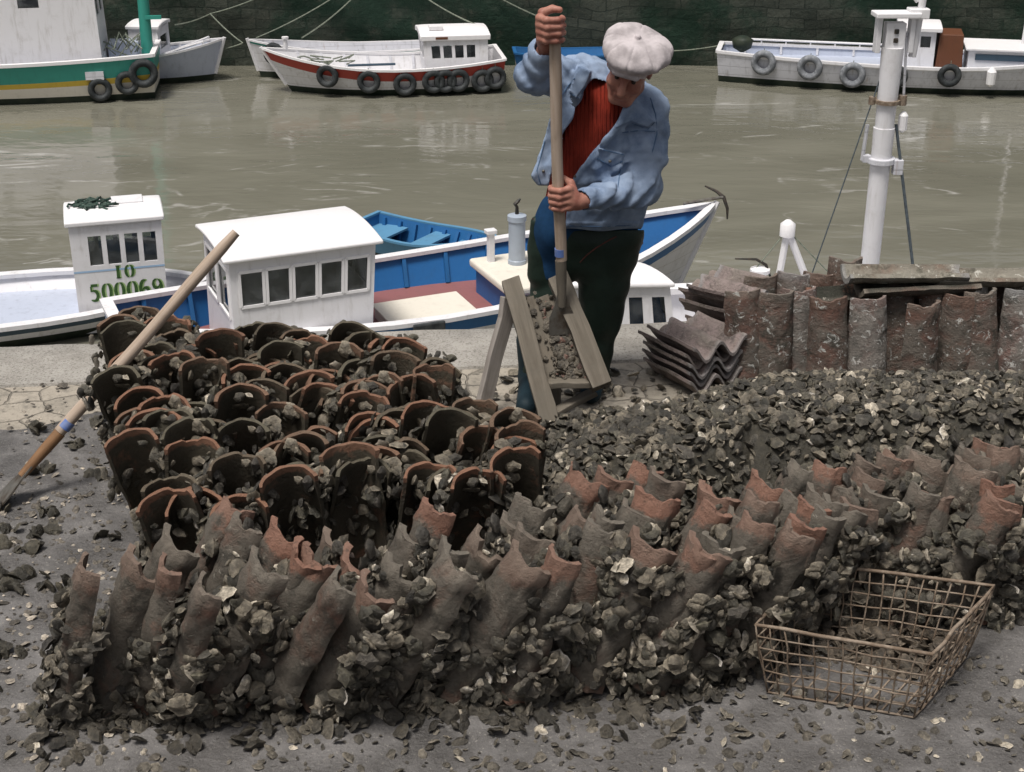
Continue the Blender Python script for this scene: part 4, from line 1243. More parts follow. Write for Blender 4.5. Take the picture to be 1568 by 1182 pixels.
# ---- leaning tiles in front: ranks from the left to the right edge
P_ = [Vector((-1.24, 3.22)), Vector((.50, 3.36)), Vector((.88, 3.64)), Vector((2.1, 3.80))]
def along(t):
    ls = [(P_[i + 1] - P_[i]).length for i in range(3)]
    for i in range(3):
        if t <= ls[i] or i == 2: return P_[i].lerp(P_[i + 1], t / ls[i])
        t -= ls[i]
tot = sum((P_[i + 1] - P_[i]).length for i in range(3))
RANKN = ["front", "second", "third"]
for rank in range(3):
    t = (.0, .06, 1.15)[rank]
    k = 0
    end = tot
    while t < end and k < len(ORD):
        p = along(t)
        f = t / tot
        y = p.y + rank * (.20 - .05 * max(0, min(1, (f - .4) / .2))) + (rnd.random() - .5) * .06
        x = p.x + rank * .06 + (rnd.random() - .5) * .02
        yaw = R(-40 + 22 * f + rnd.gauss(0, 13))
        roll = R(22 - 17 * max(0, f - .25) / .75 + rnd.gauss(0, 5.0))
        lean = -R(11 + rnd.gauss(0, 4))
        i = rnd.randrange(12); j = rnd.choice((1, 2, 4, 5, 7, 9, 10, 12, 13, 15)) if f > .35 or rnd.random() < .3 else rnd.randrange(16)
        zf = min(.0, rnd.gauss(-.03, .035))
        if rank == 0 and k in (1, 2): zf = -.05; j = (6, 0)[k - 1]
        lab = "oyster crusted clay tile leaning right, %s from the left in the %s rank" % (ORD[k], RANKN[rank])
        put_tile("oyster_tile", FT[i], (x, y), yaw, roll, lean, FC[j], lab, "roof tile", "leaning tiles of the oyster pile").scale = (1, 1, 1 - (.13 * max(0, min(1, (f - .4) / .25)) + .05 * (rank == 2)))
        t += .076 + .032 * rnd.random()
        k += 1

# ---- arched pile, behind at the left: columns running away from the viewer
NCOL = 7
for c in range(NCOL):
    q = c / (NCOL - 1)
    qq = q
    back = Vector((-1.50, 5.30)).lerp(Vector((-.56, 5.05)), q)
    front = Vector((-.99, 3.84)).lerp(Vector((.0, 4.02)), q)
    d = front - back
    n = int(d.length / .080)
    for k in range(n):
        f = k / (n - 1)
        p = front - d * f + Vector(((rnd.random() - .5) * .07, (rnd.random() - .5) * .05))
        yaw = math.pi + R(14 + 10 * q + rnd.gauss(0, 8))
        if c == 0 and k == 4: yaw = R(8)
        lab = "arched clay tile, %s from the front in column %s of the arched left hand pile" % (ORD[k], ["one", "two", "three", "four", "five", "six", "seven"][c])
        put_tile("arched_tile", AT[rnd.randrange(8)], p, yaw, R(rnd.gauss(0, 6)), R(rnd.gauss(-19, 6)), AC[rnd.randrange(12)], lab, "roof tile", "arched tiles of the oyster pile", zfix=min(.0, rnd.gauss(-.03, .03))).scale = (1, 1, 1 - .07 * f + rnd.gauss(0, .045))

# ---- dry roof tiles standing at the right
px_f = [(1137, 436, 0), (1180, 462, 0), (1213, 470, .06), (1262, 478, -.12), (1325, 492, -.10), (1362, 466, .05), (1405, 476, -.10), (1430, 462, .06), (1456, 470, -.03), (1480, 468, .06), (1500, 480, -.05), (1548, 470, 0), (1590, 478, 0)]
for k, (px, py, dy) in enumerate(px_f):
    Y = 5.50 + dy
    b = PZ(px, 606, 0); b = PY(px + 4, 600, Y)
    topz = PY(px, py + 14, Y + .05).z
    o = put_tile("clay_tile", DT[k % 7], (b.x, Y), R(rnd.gauss(4, 9)), R(rnd.gauss(-2, 2)), -R(7 + rnd.gauss(0, 2)), None,
                 "dry lichen spotted clay tile, %s from the left in front of the standing stack" % ORD[k], "roof tile", "tiles standing in the right hand stack")
    s_ = topz / .47
    o.scale = (1, 1, max(.8, min(1.15, s_)))
px_b = [(1160, 468), (1200, 450), (1240, 425), (1275, 412), (1310, 440), (1338, 450), (1366, 452), (1395, 446), (1424, 452), (1455, 448), (1490, 450), (1525, 446), (1575, 450)]
for k, (px, py) in enumerate(px_b):
    Y = 5.72
    b = PY(px, 590, Y)
    o = put_tile("clay_tile", DT[(k * 3 + 1) % 7], (b.x, Y), R(rnd.gauss(0, 8)), R(rnd.gauss(0, 2)), -R(4), None,
                 "dry clay tile, %s from the left in the back row of the standing stack" % ORD[k], "roof tile", "tiles standing in the right hand stack")
    o.scale = (1, 1, max(.8, min(1.5, PY(px, py, Y).z / .47)))
# tiles lying along the top of that stack
lay = [(1385, 418, 5.62, 'tile_grey', .03, "thick grey lichen covered tile lying along the top of the right hand stack", .0),
       (1405, 437, 5.60, 'tile', .0, "brown tile lying just under the grey one on top of the right hand stack", .0),
       (1330, 448, 5.66, 'tile', -.04, "dark tile lying lowest, under the brown one on the right hand stack", .0),
       (1520, 424, 5.66, 'tile_grey', .02, "grey tile lying at the far right on top of the right hand stack", .0)]
for k, (px, py, Y, mt, rl, lab, _) in enumerate(lay):
    c = PY(px, py, Y)
    me = tile_mesh("lying_tile", mt, L=.50, r0=.095, r1=.085, arc=120, th=.022, seed=300 + k, chip=.008)
    o = link("clay_tile", me)
    o.matrix_world = Matrix.Translation(c) @ Matrix.Rotation(R(rnd.gauss(3, 3)), 4, 'Z') @ Matrix.Rotation(R(90) + rl, 4, 'Y') @ Matrix.Rotation(R(90), 4, 'Z') @ Matrix.Translation((0, -.0, -.25))
    tag(o, lab, "roof tile", "tiles lying on the right hand stack")

# ---- nested tiles lying flat, two small stacks left of the standing ones
def wave_tile(name, mat, L, seed):
    """flat pantile of two shallow ridges; y along its length"""
    rs = np.random.RandomState(seed)
    nu, nv, th = 26, 8, .014
    V, rim = [], []
    for layer in (0, 1):
        for j in range(nv + 1):
            t = j / nv
            for i in range(nu + 1):
                x = (i / nu - .5) * .28
                zz = .034 * math.cos(2 * math.pi * x / .14) + .034
                e = .006 * math.sin(i * 1.3 + seed) + .004 * math.sin(i * .5 + seed * 2)
                V.append((x, t * L + (e if t > .95 else 0), zz + .002 * math.sin(9 * t + seed) - layer * th)); rim.append(1 if t > .9 or t < .1 else 0)
    V = np.array(V)
    Fc = []
    W_ = nu + 1; N = (nv + 1) * W_
    for j in range(nv):
        for i in range(nu):
            a, b, c, d = j * W_ + i, j * W_ + i + 1, (j + 1) * W_ + i + 1, (j + 1) * W_ + i
            Fc.append((a, b, c, d)); Fc.append((N + d, N + c, N + b, N + a))
        for i in (0, nu):
            a, d = j * W_ + i, (j + 1) * W_ + i
            Fc.append((a, d, N + d, N + a))
    for i in range(nu):
        Fc.append((i + 1, i, N + i, N + i + 1)); a = nv * W_ + i; Fc.append((a, a + 1, N + a + 1, N + a))
    return finish_mesh(name, V, Fc, [mat], [("rim", 'FLOAT', rim)], sharp=50)
WT = [wave_tile("wavy_tile", 'tile_flat', .31, 400 + k) for k in range(4)]
for k in range(5):
    o = link("wavy_tile", WT[k % 4])
    c = PZ(1072, 590, 0)
    o.matrix_world = Matrix.Translation((c.x + .05 + rnd.gauss(0, .012), c.y - .06 + rnd.gauss(0, .012), .02 + .036 * k)) @ Matrix.Rotation(R(34 + rnd.gauss(0, .8)), 4, 'Z')
    tag(o, "pinkish wavy tile, number %s from the bottom of the low stack beside the man" % ["one", "two", "three", "four", "five", "six"][k] if k < 4 else "pinkish wavy tile lying topmost on the low stack beside the man", "roof tile", "wavy tiles in the low stack")
for k in range(8):
    o = link("wavy_tile", WT[(k + 1) % 4])
    c = PZ(1115, 575, 0)
    o.matrix_world = Matrix.Translation((c.x + .15 + rnd.gauss(0, .012) + (.03 if k % 3 == 1 else 0), c.y + .14 + rnd.gauss(0, .015), .02 + .037 * k)) @ Matrix.Rotation(R(52 + rnd.gauss(0, 1.5)), 4, 'Z') @ Matrix.Rotation(R(rnd.gauss(0, 1.5)), 4, 'Y')
    tag(o, ("grey wavy tile, %s from the bottom of the tall nested stack" % ORD[k]) if k < 7 else "grey wavy tile lying topmost on the tall nested stack", "roof tile", "wavy tiles in the tall stack")

# ---- the heap of loose oysters
def heap_z(x, y):
    left = .05 + .0 * y
    k = min(1, max(0, (x - left + .12) / .45))
    yb = 4.95 + min(.55, max(0, (x - .1) * .62))
    b = min(1, max(0, (yb - y) / .75)); b = b * b * (3 - 2 * b)
    fl = 3.95 if x < .5 else (3.95 + (x - .5) * .9 if x < .85 else 4.2 + (x - .85) * .18)
    fr = min(1, max(0, (y - fl) / .2))
    return .11 * math.exp(-(((x - .22) / .2) ** 2 + ((y - 4.84) / .10) ** 2)) + .31 * (k * k * (3 - 2 * k)) * b * fr
rs = np.random.RandomState(77)
cs, ns, sz = [], [], []
N = 0
while len(cs) < 9000:
    x = -.1 + 2.6 * rs.rand(); y = 3.85 + 1.75 * rs.rand()
    z = heap_z(x, y)
    if z < .012 and rs.rand() > .08: continue
    if x < .32 and 4.93 < y < 5.3 and z < .05: continue
    if y < (3.9 if x < .5 else 4.1): continue
    cs.append((x, y, z + .004 + .022 * rs.rand()))
    ns.append((rs.normal() * .9, rs.normal() * .9 - .15, 1))
    sz.append(.008 + .018 * rs.rand() ** 1.8)
V, Fc, C = shells(cs, ns, sz, tint_list(len(cs), rs, .045, .30), 5, flat=.5)
# mound under the shells
gx, gy = np.linspace(-.2, 2.6, 70), np.linspace(3.7, 5.7, 50)
G = np.array([(x, y, max(0, heap_z(x, y)) + .006 if heap_z(x, y) > .004 else -.01) for y in gy for x in gx])
b0 = len(V)
V = np.concatenate([V, G]); C = np.concatenate([C, np.tile([.05, .047, .036, 1], (len(G), 1))])
for j in range(len(gy) - 1):
    for i in range(len(gx) - 1):
        a = b0 + j * len(gx) + i
        Fc.append((a, a + 1, a + 1 + len(gx), a + len(gx)))
o = link("oyster_heap", finish_mesh("oyster_heap", V, Fc, ['shell'], [("tint", 'FLOAT_COLOR', C)], sharp=38))
tag(o, "broad heap of loose grey green oysters scraped off the tiles, in front of the man", "oysters", kind="stuff")

# ---- shell debris on the mud
cs, ns, sz, tn = [], [], [], []
for _ in range(1900):
    x = -2.6 + 1.75 * rs.rand(); y = 3.0 + 2.5 * rs.rand()
    if rs.rand() < .4: x = -2.0 + 1.0 * rs.rand(); y = 3.0 + 1.5 * rs.rand()
    cs.append((x, y, mud_h(x, y) + .003)); ns.append((rs.normal() * .3, rs.normal() * .3, 1)); q = rs.rand()
    sz.append(.004 + .012 * rs.rand() ** 2.5)
    v = .35 + .3 * rs.rand() if q < .25 else .08 + .12 * rs.rand()
    tn.append((v, v * .94, v * .85))
for _ in range(70):
    x = -2.4 + 1.35 * rs.rand(); y = 3.2 + 2.0 * rs.rand()
    for _ in range(5):
        cs.append((x + rs.normal() * .025, y + rs.normal() * .014, mud_h(x, y) + .012)); ns.append((rs.normal(), rs.normal(), 1)); sz.append(.012 + .016 * rs.rand()); v = .03 + .06 * rs.rand(); tn.append((v, v * .95, v * .75))
for _ in range(2600):
    x = (-.3 + 2.4 * rs.rand() ** .8) if rs.rand() < .6 else -2.3 + 2.6 * rs.rand(); y = 2.75 + 1.15 * rs.rand()
    if y > 3.30 + max(0, min(x - .5, .4)) * .55: continue
    cs.append((x, y, mud_h(x, y) + .004)); ns.append((rs.normal() * .5, rs.normal() * .5, 1)); q = rs.rand(); sz.append(.004 + .014 * rs.rand() ** 2)
    v = .35 + .35 * rs.rand() if q < .10 else .06 + .16 * rs.rand()
    tn.append((v, v * .95, v * .84))
for _ in range(520):    # scraps fallen at the foot of the leaning tiles
    t_ = rs.rand() * 2.3; p = along(t_); x = p.x - .05; y = p.y - .02 - abs(rs.normal()) * .07
    cs.append((x, y, mud_h(x, y) + .008 + .012 * rs.rand())); ns.append((rs.normal() * .8, rs.normal() * .8, 1)); sz.append(.008 + .018 * rs.rand() ** 1.5); v = .035 + .09 * rs.rand() ** 1.5; tn.append((v, v * .94, v * .8))
for _ in range(420):    # scraps lying in the wire basket
    u_, v_ = rs.rand(), rs.rand()
    p = PZ(1185, 1010, 0).lerp(PZ(1420, 1050, 0), u_).lerp(PZ(1275, 950, 0).lerp(PZ(1480, 985, 0), u_), v_)
    cs.append((p.x, p.y, .02 + .05 * rs.rand() * (1 - abs(2 * v_ - 1)))); ns.append((rs.normal() * .7, rs.normal() * .7, 1)); sz.append(.008 + .016 * rs.rand()); v = .05 + .1 * rs.rand(); tn.append((v, v * .86, v * .7))
for _ in range(500):    # crumbs among the foot of the arched pile and on the paving by the chute
    x = -1.6 + 2.2 * rs.rand(); y = 4.2 + 1.3 * rs.rand()
    if x > -.75 and y > 4.45: continue
    cs.append((x, y, .01)); ns.append((rs.normal() * .4, rs.normal() * .4, 1)); sz.append(.005 + .012 * rs.rand() ** 2); v = .07 + .12 * rs.rand(); tn.append((v, v * .94, v * .8))
V, Fc, C = shells(cs, ns, sz, tn, 9, flat=.4)
o = link("shell_debris", finish_mesh("shell_debris", V, Fc, ['shell'], [("tint", 'FLOAT_COLOR', C)], sharp=38))
tag(o, "broken oyster shells and grit scattered over the mud", "shell debris", kind="stuff")

# ---- wire basket
A_, B_, C_ = PZ(1250, 863, .25), PZ(1157, 957, .25), PZ(1428, 1001, .25)
D_ = A_ + (C_ - B_) * 1.06 + Vector((.01, .02, 0))
top = [B_, C_, D_, A_]
ctr = sum(top, Vector()) / 4
low = [Vector(((p.x - ctr.x) * .85 + ctr.x, (p.y - ctr.y) * .85 + ctr.y, .018)) for p in top]
bk = empty("wire_basket", (ctr.x, ctr.y, 0), 0, "rusty wire mesh basket standing on the shell grit at the lower right", "basket")
o_ = Vector((ctr.x, ctr.y, 0))
wob = lambda a=.0035: Vector((rnd.gauss(0, a), rnd.gauss(0, a), rnd.gauss(0, a * .7)))
mb = MB()
pts = []
for k in range(4):
    for t in np.linspace(0, 1, 7)[:-1]: pts.append(top[k].lerp(top[(k + 1) % 4], t) - o_ + wob(.002))
mb.tube(pts, .0055, 7, closed=True); mb.build("rim", 'rust', bk, smooth=True, sharp=180)
nn = [12, 9, 13, 9]
for k in range(4):
    mb = MB()
    a, b, c, d = top[k], top[(k + 1) % 4], low[(k + 1) % 4], low[k]
    for i in range(nn[k] + 1):
        t = i / nn[k]
        p, q = a.lerp(b, t), d.lerp(c, t)
        mb.tube([p.lerp(q, s) - o_ + (wob() if 0 < s < 1 else Vector()) for s in (0, .25, .5, .75, 1)], .0026, 5)
    for j in range(1, 7):
        s = j / 6
        mb.tube([a.lerp(d, s).lerp(b.lerp(c, s), t) - o_ + (wob() if 0 < t < 1 else Vector()) for t in np.linspace(0, 1, 7)], .0026, 5)
    mb.build("side_mesh", 'rust', bk, smooth=True, sharp=180)
mb = MB()
for i in range(10):
    t = i / 9
    mb.tube([low[0].lerp(low[1], t) - o_, low[3].lerp(low[2], t) - o_], .003, 5)
for i in range(7):
    t = i / 6
    mb.tube([low[0].lerp(low[3], t) - o_, low[1].lerp(low[2], t) - o_], .003, 5)
mb.build("bottom_mesh", 'rust', bk, smooth=True, sharp=180)
# ================================================================== CHUTE, TOOLS, MAN
# ---- wooden scraping chute on legs
ch = empty("wooden_chute", (.15, 5.1, 0), 0, "weathered plank trough on splayed legs, muddy, standing between the tiles and the man", "chute")
o_ = ch.location.copy()
LT, RT = PY(782, 432, 5.27), PY(852, 428, 5.27)
LB_, RB_ = PY(826, 590, 5.02), PY(920, 588, 5.02)
ldir = (LB_ - LT).normalized()
LG = LT + ldir * ((LT.z - .045) / -ldir.z)
slope_n = (RT - LT).cross(LB_ - LT).normalized()
if slope_n.y > 0: slope_n = -slope_n
def board(name, a, b, w, t, up, mat, parent, segs=6, mess=.003):
    """a plank whose local Z runs along it, edges slightly worn"""
    a, b = Vector(a), Vector(b)
    d = b - a; L_ = d.length; d.normalize()
    up = Vector(up); side = d.cross(up).normalized(); nrm = side.cross(d).normalized()
    mb = MB(); rows = []
    for k in range(segs + 1):
        z = L_ * k / segs
        ww, tt = w * (1 + rnd.gauss(0, .02)), t * (1 + rnd.gauss(0, .03))
        ox = rnd.gauss(0, mess)
        rows.append([(x * ww / 2 + ox, y * tt / 2, z + (rnd.gauss(0, mess) if k in (0, segs) else 0)) for x, y in ((-1, -1), (1, -1), (1, 1), (-1, 1))])
    mb.grid(rows, closed=True)
    n = len(mb.v); mb.f.append((3, 2, 1, 0)); mb.m.append(0); mb.f.append((n - 4, n - 3, n - 2, n - 1)); mb.m.append(0)
    o = mb.build(name, mat, parent, bevel=.003)
    M = Matrix((side, nrm, d)).transposed().to_4x4()
    o.matrix_local = Matrix.Translation(a) @ M
    return o
sd_ = (RT - LT).normalized()
up_ = slope_n
board("side_rail", LT - o_ + up_ * .03, LG - o_ + up_ * .03, .072, .075, up_, 'plank', ch)
board("side_rail", RT - o_ + up_ * .03, RB_ + ldir * .02 - o_ + up_ * .03, .078, .075, up_, 'plank', ch)
TL, TR = LT.lerp(LB_, .16), RT.lerp(RB_, .16)
for k in range(3):
    q0, q1 = (k + .5) / 3, (k + .5) / 3
    a = TL.lerp(TR, .06 + .88 * q0); b = LB_.lerp(RB_, .06 + .88 * q1)
    board("tray_board", a - o_ - up_ * .012, b - o_ - up_ * .012, (TR - TL).length * .31 + .012, .018, up_, 'muddy_board', ch)
board("cross_bar", LB_ - o_ + Vector((.0, -.012, .012)), RB_ + Vector((.035, -.012, .012)) - o_, .05, .025, (0, 0, 1), 'plank', ch)
board("leg", LT.lerp(LB_, .2) + Vector((-.028, .05, 0)) - o_, PZ(736, 640, 0) - o_, .062, .03, (.55, -.8, .1), 'plank_clean', ch)
board("leg", RT.lerp(RB_, .2) + Vector((-.05, .05, -.03)) - o_, Vector((.17, 5.25, 0)) - o_, .05, .03, (.55, -.8, .1), 'plank', ch)
board("brace", LG.lerp(LB_, .35) - o_ + Vector((.0, .03, 0)), RB_.lerp(LB_, .1) - o_ + Vector((0, .06, -.06)), .045, .022, (0, 0, 1), 'plank', ch)
# mud and shells stuck in the trough
cs, ns, sz, tn = [], [], [], []
for _ in range(260):
    q = rs.rand() ** .5; s_ = .08 + .84 * rs.rand()
    if rs.rand() < .6: s_ = .45 + .55 * rs.rand()
    p = LT.lerp(LB_, q).lerp(RT.lerp(RB_, q), s_) + up_ * .006
    cs.append(tuple(p - o_)); ns.append(tuple(up_ + Vector(rs.normal(size=3)) * .4)); sz.append(.005 + .015 * rs.rand() ** 2); v = .05 + .12 * rs.rand()
    tn.append((v * (1.5 if rs.rand() < .1 else 1), v * .92, v * .78))
V, Fc, C = shells(cs, ns, sz, tn, 19, flat=.4)
tm = link("shell_scraps", finish_mesh("shell_scraps", V, Fc, ['shell'], [("tint", 'FLOAT_COLOR', C)], sharp=55), ch); tm['kind'] = 'stuff'

# ---- scraping tools
def tool(name, top, bot, label, blade_dir, socket='wood_end'):
    top, bot = Vector(top), Vector(bot)
    d = bot - top; L_ = d.length; d.normalize()
    q = d.to_track_quat('Z', 'X')
    t = empty(name, top, 0, label, "scraper")
    t.rotation_mode = 'QUATERNION'; t.rotation_quaternion = q
    mb = MB()
    zs = np.linspace(0, L_ * .74, 14)
    mb.tube([(.002 * math.sin(9 * z), .002 * math.cos(7 * z), z) for z in zs], [.016, .0205] + [.0215 + .0006 * math.sin(11 * z) for z in zs[2:]], 14)
    mb.build("handle", 'wood', t, smooth=True, sharp=60)
    mb = MB(); mb.tube([(0, 0, L_ * .70), (0, 0, L_ * .725)], .0225, 14); mb.build("painted_band", 'blueband', t, smooth=True, sharp=60)
    mb = MB(); mb.tube([(0, 0, L_ * .741), (0, 0, L_ * .80), (0, 0, L_ * .9)], [.0215, .0205, .015], 12); mb.build("socket", socket, t, smooth=True, sharp=60)
    bd = q.inverted() @ Vector(blade_dir); bd.z = 0; bd.normalize()
    nn_ = Vector((-bd.y, bd.x, 0))
    mb = MB()
    rows = []
    for z, w in ((.86, .018), (.9, .03), (.94, .05), (1.0, .055)):
        rows.append([bd * w + nn_ * .003 + Vector((0, 0, z * L_)), -bd * w + nn_ * .003 + Vector((0, 0, z * L_)), -bd * w - nn_ * .003 + Vector((0, 0, z * L_)), bd * w - nn_ * .003 + Vector((0, 0, z * L_))])
    mb.grid(rows, closed=True); n = len(mb.v); mb.f.append((0, 1, 2, 3)); mb.m.append(0); mb.f.append((n - 4, n - 3, n - 2, n - 1)); mb.m.append(0)
    mb.build("blade", 'steel', t)
    return t
pole_top, pole_bot = PY(848, 38, 5.06), PY(862, 512, 5.13)
pd = (pole_bot - pole_top).normalized()
tool("scraping_tool", pole_top, pole_bot, "long wooden handled scraper with blue band held upright by the man in the trough", sd_, 'plank')
tool("scraping_tool", PY(362, 356, 4.86), Vector((-1.80, 4.42, .02)), "long pale wooden handled scraper with blue band leaning on the left hand pile", (0, 1, .3))

# ---- signed distance modelling
class Field:
    def __init__(s, lo, hi, h):
        s.lo = np.array(lo, np.float32); s.h = h
        n = np.ceil((np.array(hi) - lo) / h).astype(int) + 1
        s.n = n
        s.ax = [s.lo[k] + h * np.arange(n[k], dtype=np.float32) for k in range(3)]
        s.F = np.full(n, .2, np.float32)
    def sub(s, lo, hi):
        sl = []
        for k in range(3):
            a = int(max(0, math.floor((lo[k] - s.lo[k]) / s.h))); b = int(min(s.n[k], math.ceil((hi[k] - s.lo[k]) / s.h) + 1))
            sl.append(slice(a, max(a, b)))
        g = (s.ax[0][sl[0]][:, None, None], s.ax[1][sl[1]][None, :, None], s.ax[2][sl[2]][None, None, :])
        return tuple(sl), g
    def comb(s, sl, d, k, op):
        f = s.F[sl]
        if op == 'sub': d = -d
        if op in ('sub', 'and'): f, d = -f, -d
        if k > 0:
            hh = np.clip(.5 + .5 * (f - d) / k, 0, 1)
            r = f * (1 - hh) + d * hh - k * hh * (1 - hh)
        else: r = np.minimum(f, d)
        s.F[sl] = -r if op in ('sub', 'and') else r
    def cap(s, a, b, ra, rb=None, k=.02, op='add', pad=.10):
        rb = ra if rb is None else rb
        a, b = np.array(a, np.float32), np.array(b, np.float32)
        m = max(ra, rb) + pad
        sl, (x, y, z) = s.sub(np.minimum(a, b) - m, np.maximum(a, b) + m)
        ab = b - a; L2 = max(1e-9, float(ab @ ab))
        t = np.clip(((x - a[0]) * ab[0] + (y - a[1]) * ab[1] + (z - a[2]) * ab[2]) / L2, 0, 1)
        d = np.sqrt((x - a[0] - t * ab[0]) ** 2 + (y - a[1] - t * ab[1]) ** 2 + (z - a[2] - t * ab[2]) ** 2) - (ra + (rb - ra) * t)
        s.comb(sl, d, k, op)
    def ell(s, c, axes, rad, k=.02, op='add', pad=.08):
        c = np.array(c, np.float32); m = max(rad) + pad
        sl, (x, y, z) = s.sub(c - m, c + m)
        q = 0; g = 0
        for A, r_ in zip(axes, rad):
            A = np.array(A, np.float32)
            u = ((x - c[0]) * A[0] + (y - c[1]) * A[1] + (z - c[2]) * A[2])
            q = q + (u / r_) ** 2; g = g + (u / r_ ** 2) ** 2
        q = np.sqrt(q); d = q * (q - 1) / np.maximum(np.sqrt(g), 1e-6)
        s.comb(sl, d.astype(np.float32), k, op)
    def pix(s, sl=None):
        x, y, z = s.ax[0][:, None, None], s.ax[1][None, :, None], s.ax[2][None, None, :]
        t = y * CT + (H - z) * ST
        return CX + F * x / t + 0 * z, CY + F * ((H - z) * CT - y * ST) / t + 0 * x
    def world(s):
        return s.ax[0][:, None, None], s.ax[1][None, :, None], s.ax[2][None, None, :]
    def mesh(s, name, mats, parent, org, smooth_it=1):
        Fd = s.F
        ins = Fd < 0
        n = s.n
        c = np.zeros(n - 1, np.int8)
        for dx in (0, 1):
            for dy in (0, 1):
                for dz in (0, 1):
                    c += ins[dx:n[0] - 1 + dx, dy:n[1] - 1 + dy, dz:n[2] - 1 + dz]
        act = (c > 0) & (c < 8)
        idx = np.argwhere(act)
        ids = np.full(n - 1, -1, np.int64); ids[act] = np.arange(len(idx))
        P = np.zeros((len(idx), 3)); W_ = np.zeros(len(idx))
        cor = [(dx, dy, dz) for dx in (0, 1) for dy in (0, 1) for dz in (0, 1)]
        val = {q: Fd[idx[:, 0] + q[0], idx[:, 1] + q[1], idx[:, 2] + q[2]].astype(np.float64) for q in cor}
        for a in cor:
            for k in range(3):
                if a[k] == 0:
                    b = list(a); b[k] = 1; b = tuple(b)
                    va, vb = val[a], val[b]
                    cr = (va < 0) != (vb < 0)
                    t = np.where(cr, va / np.where(cr, va - vb, 1), 0)
                    p = np.array(a, float)[None] + 0 * P; p[:, k] = t
                    P[cr] += p[cr]; W_[cr] += 1
        P = P / W_[:, None]
        V = (idx + P) * s.h + s.lo
        quads = []
        for k in range(3):
            k1, k2 = (k + 1) % 3, (k + 2) % 3
            sa = [slice(1, n[q] - 1) for q in range(3)]; sa[k] = slice(0, n[k] - 1)
            sb = list(sa); sb[k] = slice(1, n[k])
            A, B = ins[tuple(sa)], ins[tuple(sb)]
            e = np.argwhere(A != B)
            if not len(e): continue
            fl = A[tuple(e.T)]
            e = e + np.array([1 if q != k else 0 for q in range(3)])
            def cell(d1, d2):
                q = e.copy(); q[:, k1] -= d1; q[:, k2] -= d2
                return ids[tuple(q.T)]
            Q = np.stack([cell(1, 1), cell(0, 1), cell(0, 0), cell(1, 0)], 1)
            Q[~fl] = Q[~fl][:, ::-1]
            quads.append(Q)
        Q = np.concatenate(quads)
        # light Laplacian smoothing
        for _ in range(smooth_it):
            acc = np.zeros_like(V); cnt = np.zeros(len(V))
            for i in range(4):
                a, b = Q[:, i], Q[:, (i + 1) % 4]
                np.add.at(acc, a, V[b]); np.add.at(cnt, a, 1); np.add.at(acc, b, V[a]); np.add.at(cnt, b, 1)
            V = V * .5 + .5 * acc / np.maximum(cnt, 1)[:, None]
        me = bpy.data.meshes.new(name)
        Vl = V - np.array(org)
        me.vertices.add(len(Vl)); me.vertices.foreach_set("co", Vl.astype(np.float32).ravel())
        me.loops.add(Q.size); me.loops.foreach_set("vertex_index", Q.astype(np.int32).ravel())
        me.polygons.add(len(Q)); me.polygons.foreach_set("loop_start", np.arange(0, Q.size, 4, dtype=np.int32))
        me.polygons.foreach_set("use_smooth", np.ones(len(Q), bool))
        me.update(calc_edges=True)
        me.validate()
        me.materials.append(MT[mats])
        return link(name, me, parent)
    def hit(s, px, py):
        """first point of the surface met by the ray through a photo pixel"""
        d = Vector(((px - CX) / F, CT - ST * (py - CY) / F, -(ST + CT * (py - CY) / F))).normalized()
        t = 4.2
        while t < 7:
            p = Vector((0, 0, H)) + d * t
            i = [int(round((p[k] - s.lo[k]) / s.h)) for k in range(3)]
            if all(0 <= i[k] < s.n[k] for k in range(3)) and s.F[i[0], i[1], i[2]] < 0: return p
            t += .002
        return None

def poly_sd(px, py, pts):
    """signed distance (negative inside) to a polygon in photo pixels, in metres at the man"""
    d = np.full(np.broadcast(px, py).shape, 1e9, np.float32); inside = np.zeros(d.shape, bool)
    n = len(pts)
    for i in range(n):
        (ax, ay), (bx, by) = pts[i], pts[(i + 1) % n]
        ex, ey = bx - ax, by - ay
        wx, wy = px - ax, py - ay
        t = np.clip((wx * ex + wy * ey) / (ex * ex + ey * ey), 0, 1)
        d = np.minimum(d, (wx - t * ex) ** 2 + (wy - t * ey) ** 2)
        c = (ay > py) != (by > py)
        inside ^= c & (px < (bx - ax) * (py - ay) / (by - ay + 1e-9) + ax)
    d = np.sqrt(d) / 390.0
    return np.where(inside, -d, d).astype(np.float32)
def smst(x, a, b):
    t = np.clip((x - a) / (b - a), 0, 1); return t * t * (3 - 2 * t)
def fnoise(f, seed, freq, st=(1, 1, 1)):
    r = np.random.RandomState(seed)
    x, y, z = f.world(); o = 0
    for k in range(7):
        d = r.normal(size=3) * np.array(st); d = d / np.linalg.norm(d) * freq * (.6 + .9 * r.rand()) * 6.28
        o = o + np.sin(x * d[0] + y * d[1] + z * d[2] + r.rand() * 6.28)
    return (o / 3.5).astype(np.float32)

J = dict(pel=PY(893, 372, 5.47), waist=PY(897, 335, 5.45), chest=PY(925, 225, 5.38), up=PY(938, 165, 5.32), neck=PY(948, 146, 5.29),
         shR=PY(886, 116, 5.36), elR=PY(818, 116, 5.22), wrR=PY(838, 70, 5.11), shL=PY(992, 176, 5.33), elL=PY(988, 288, 5.25), wrL=PY(884, 309, 5.09),
         hipA=PY(850, 382, 5.47), knA=PY(830, 490, 5.43), anA=PY(814, 588, 5.41), hipB=PY(930, 382, 5.47), knB=PY(920, 490, 5.47), anB=PY(909, 580, 5.47))
man = empty("person", (.18, 5.42, 0), 0, "man in pale cap, open denim jacket, red sweater and dark waders, holding a scraper", "person")
org = tuple(man.location)

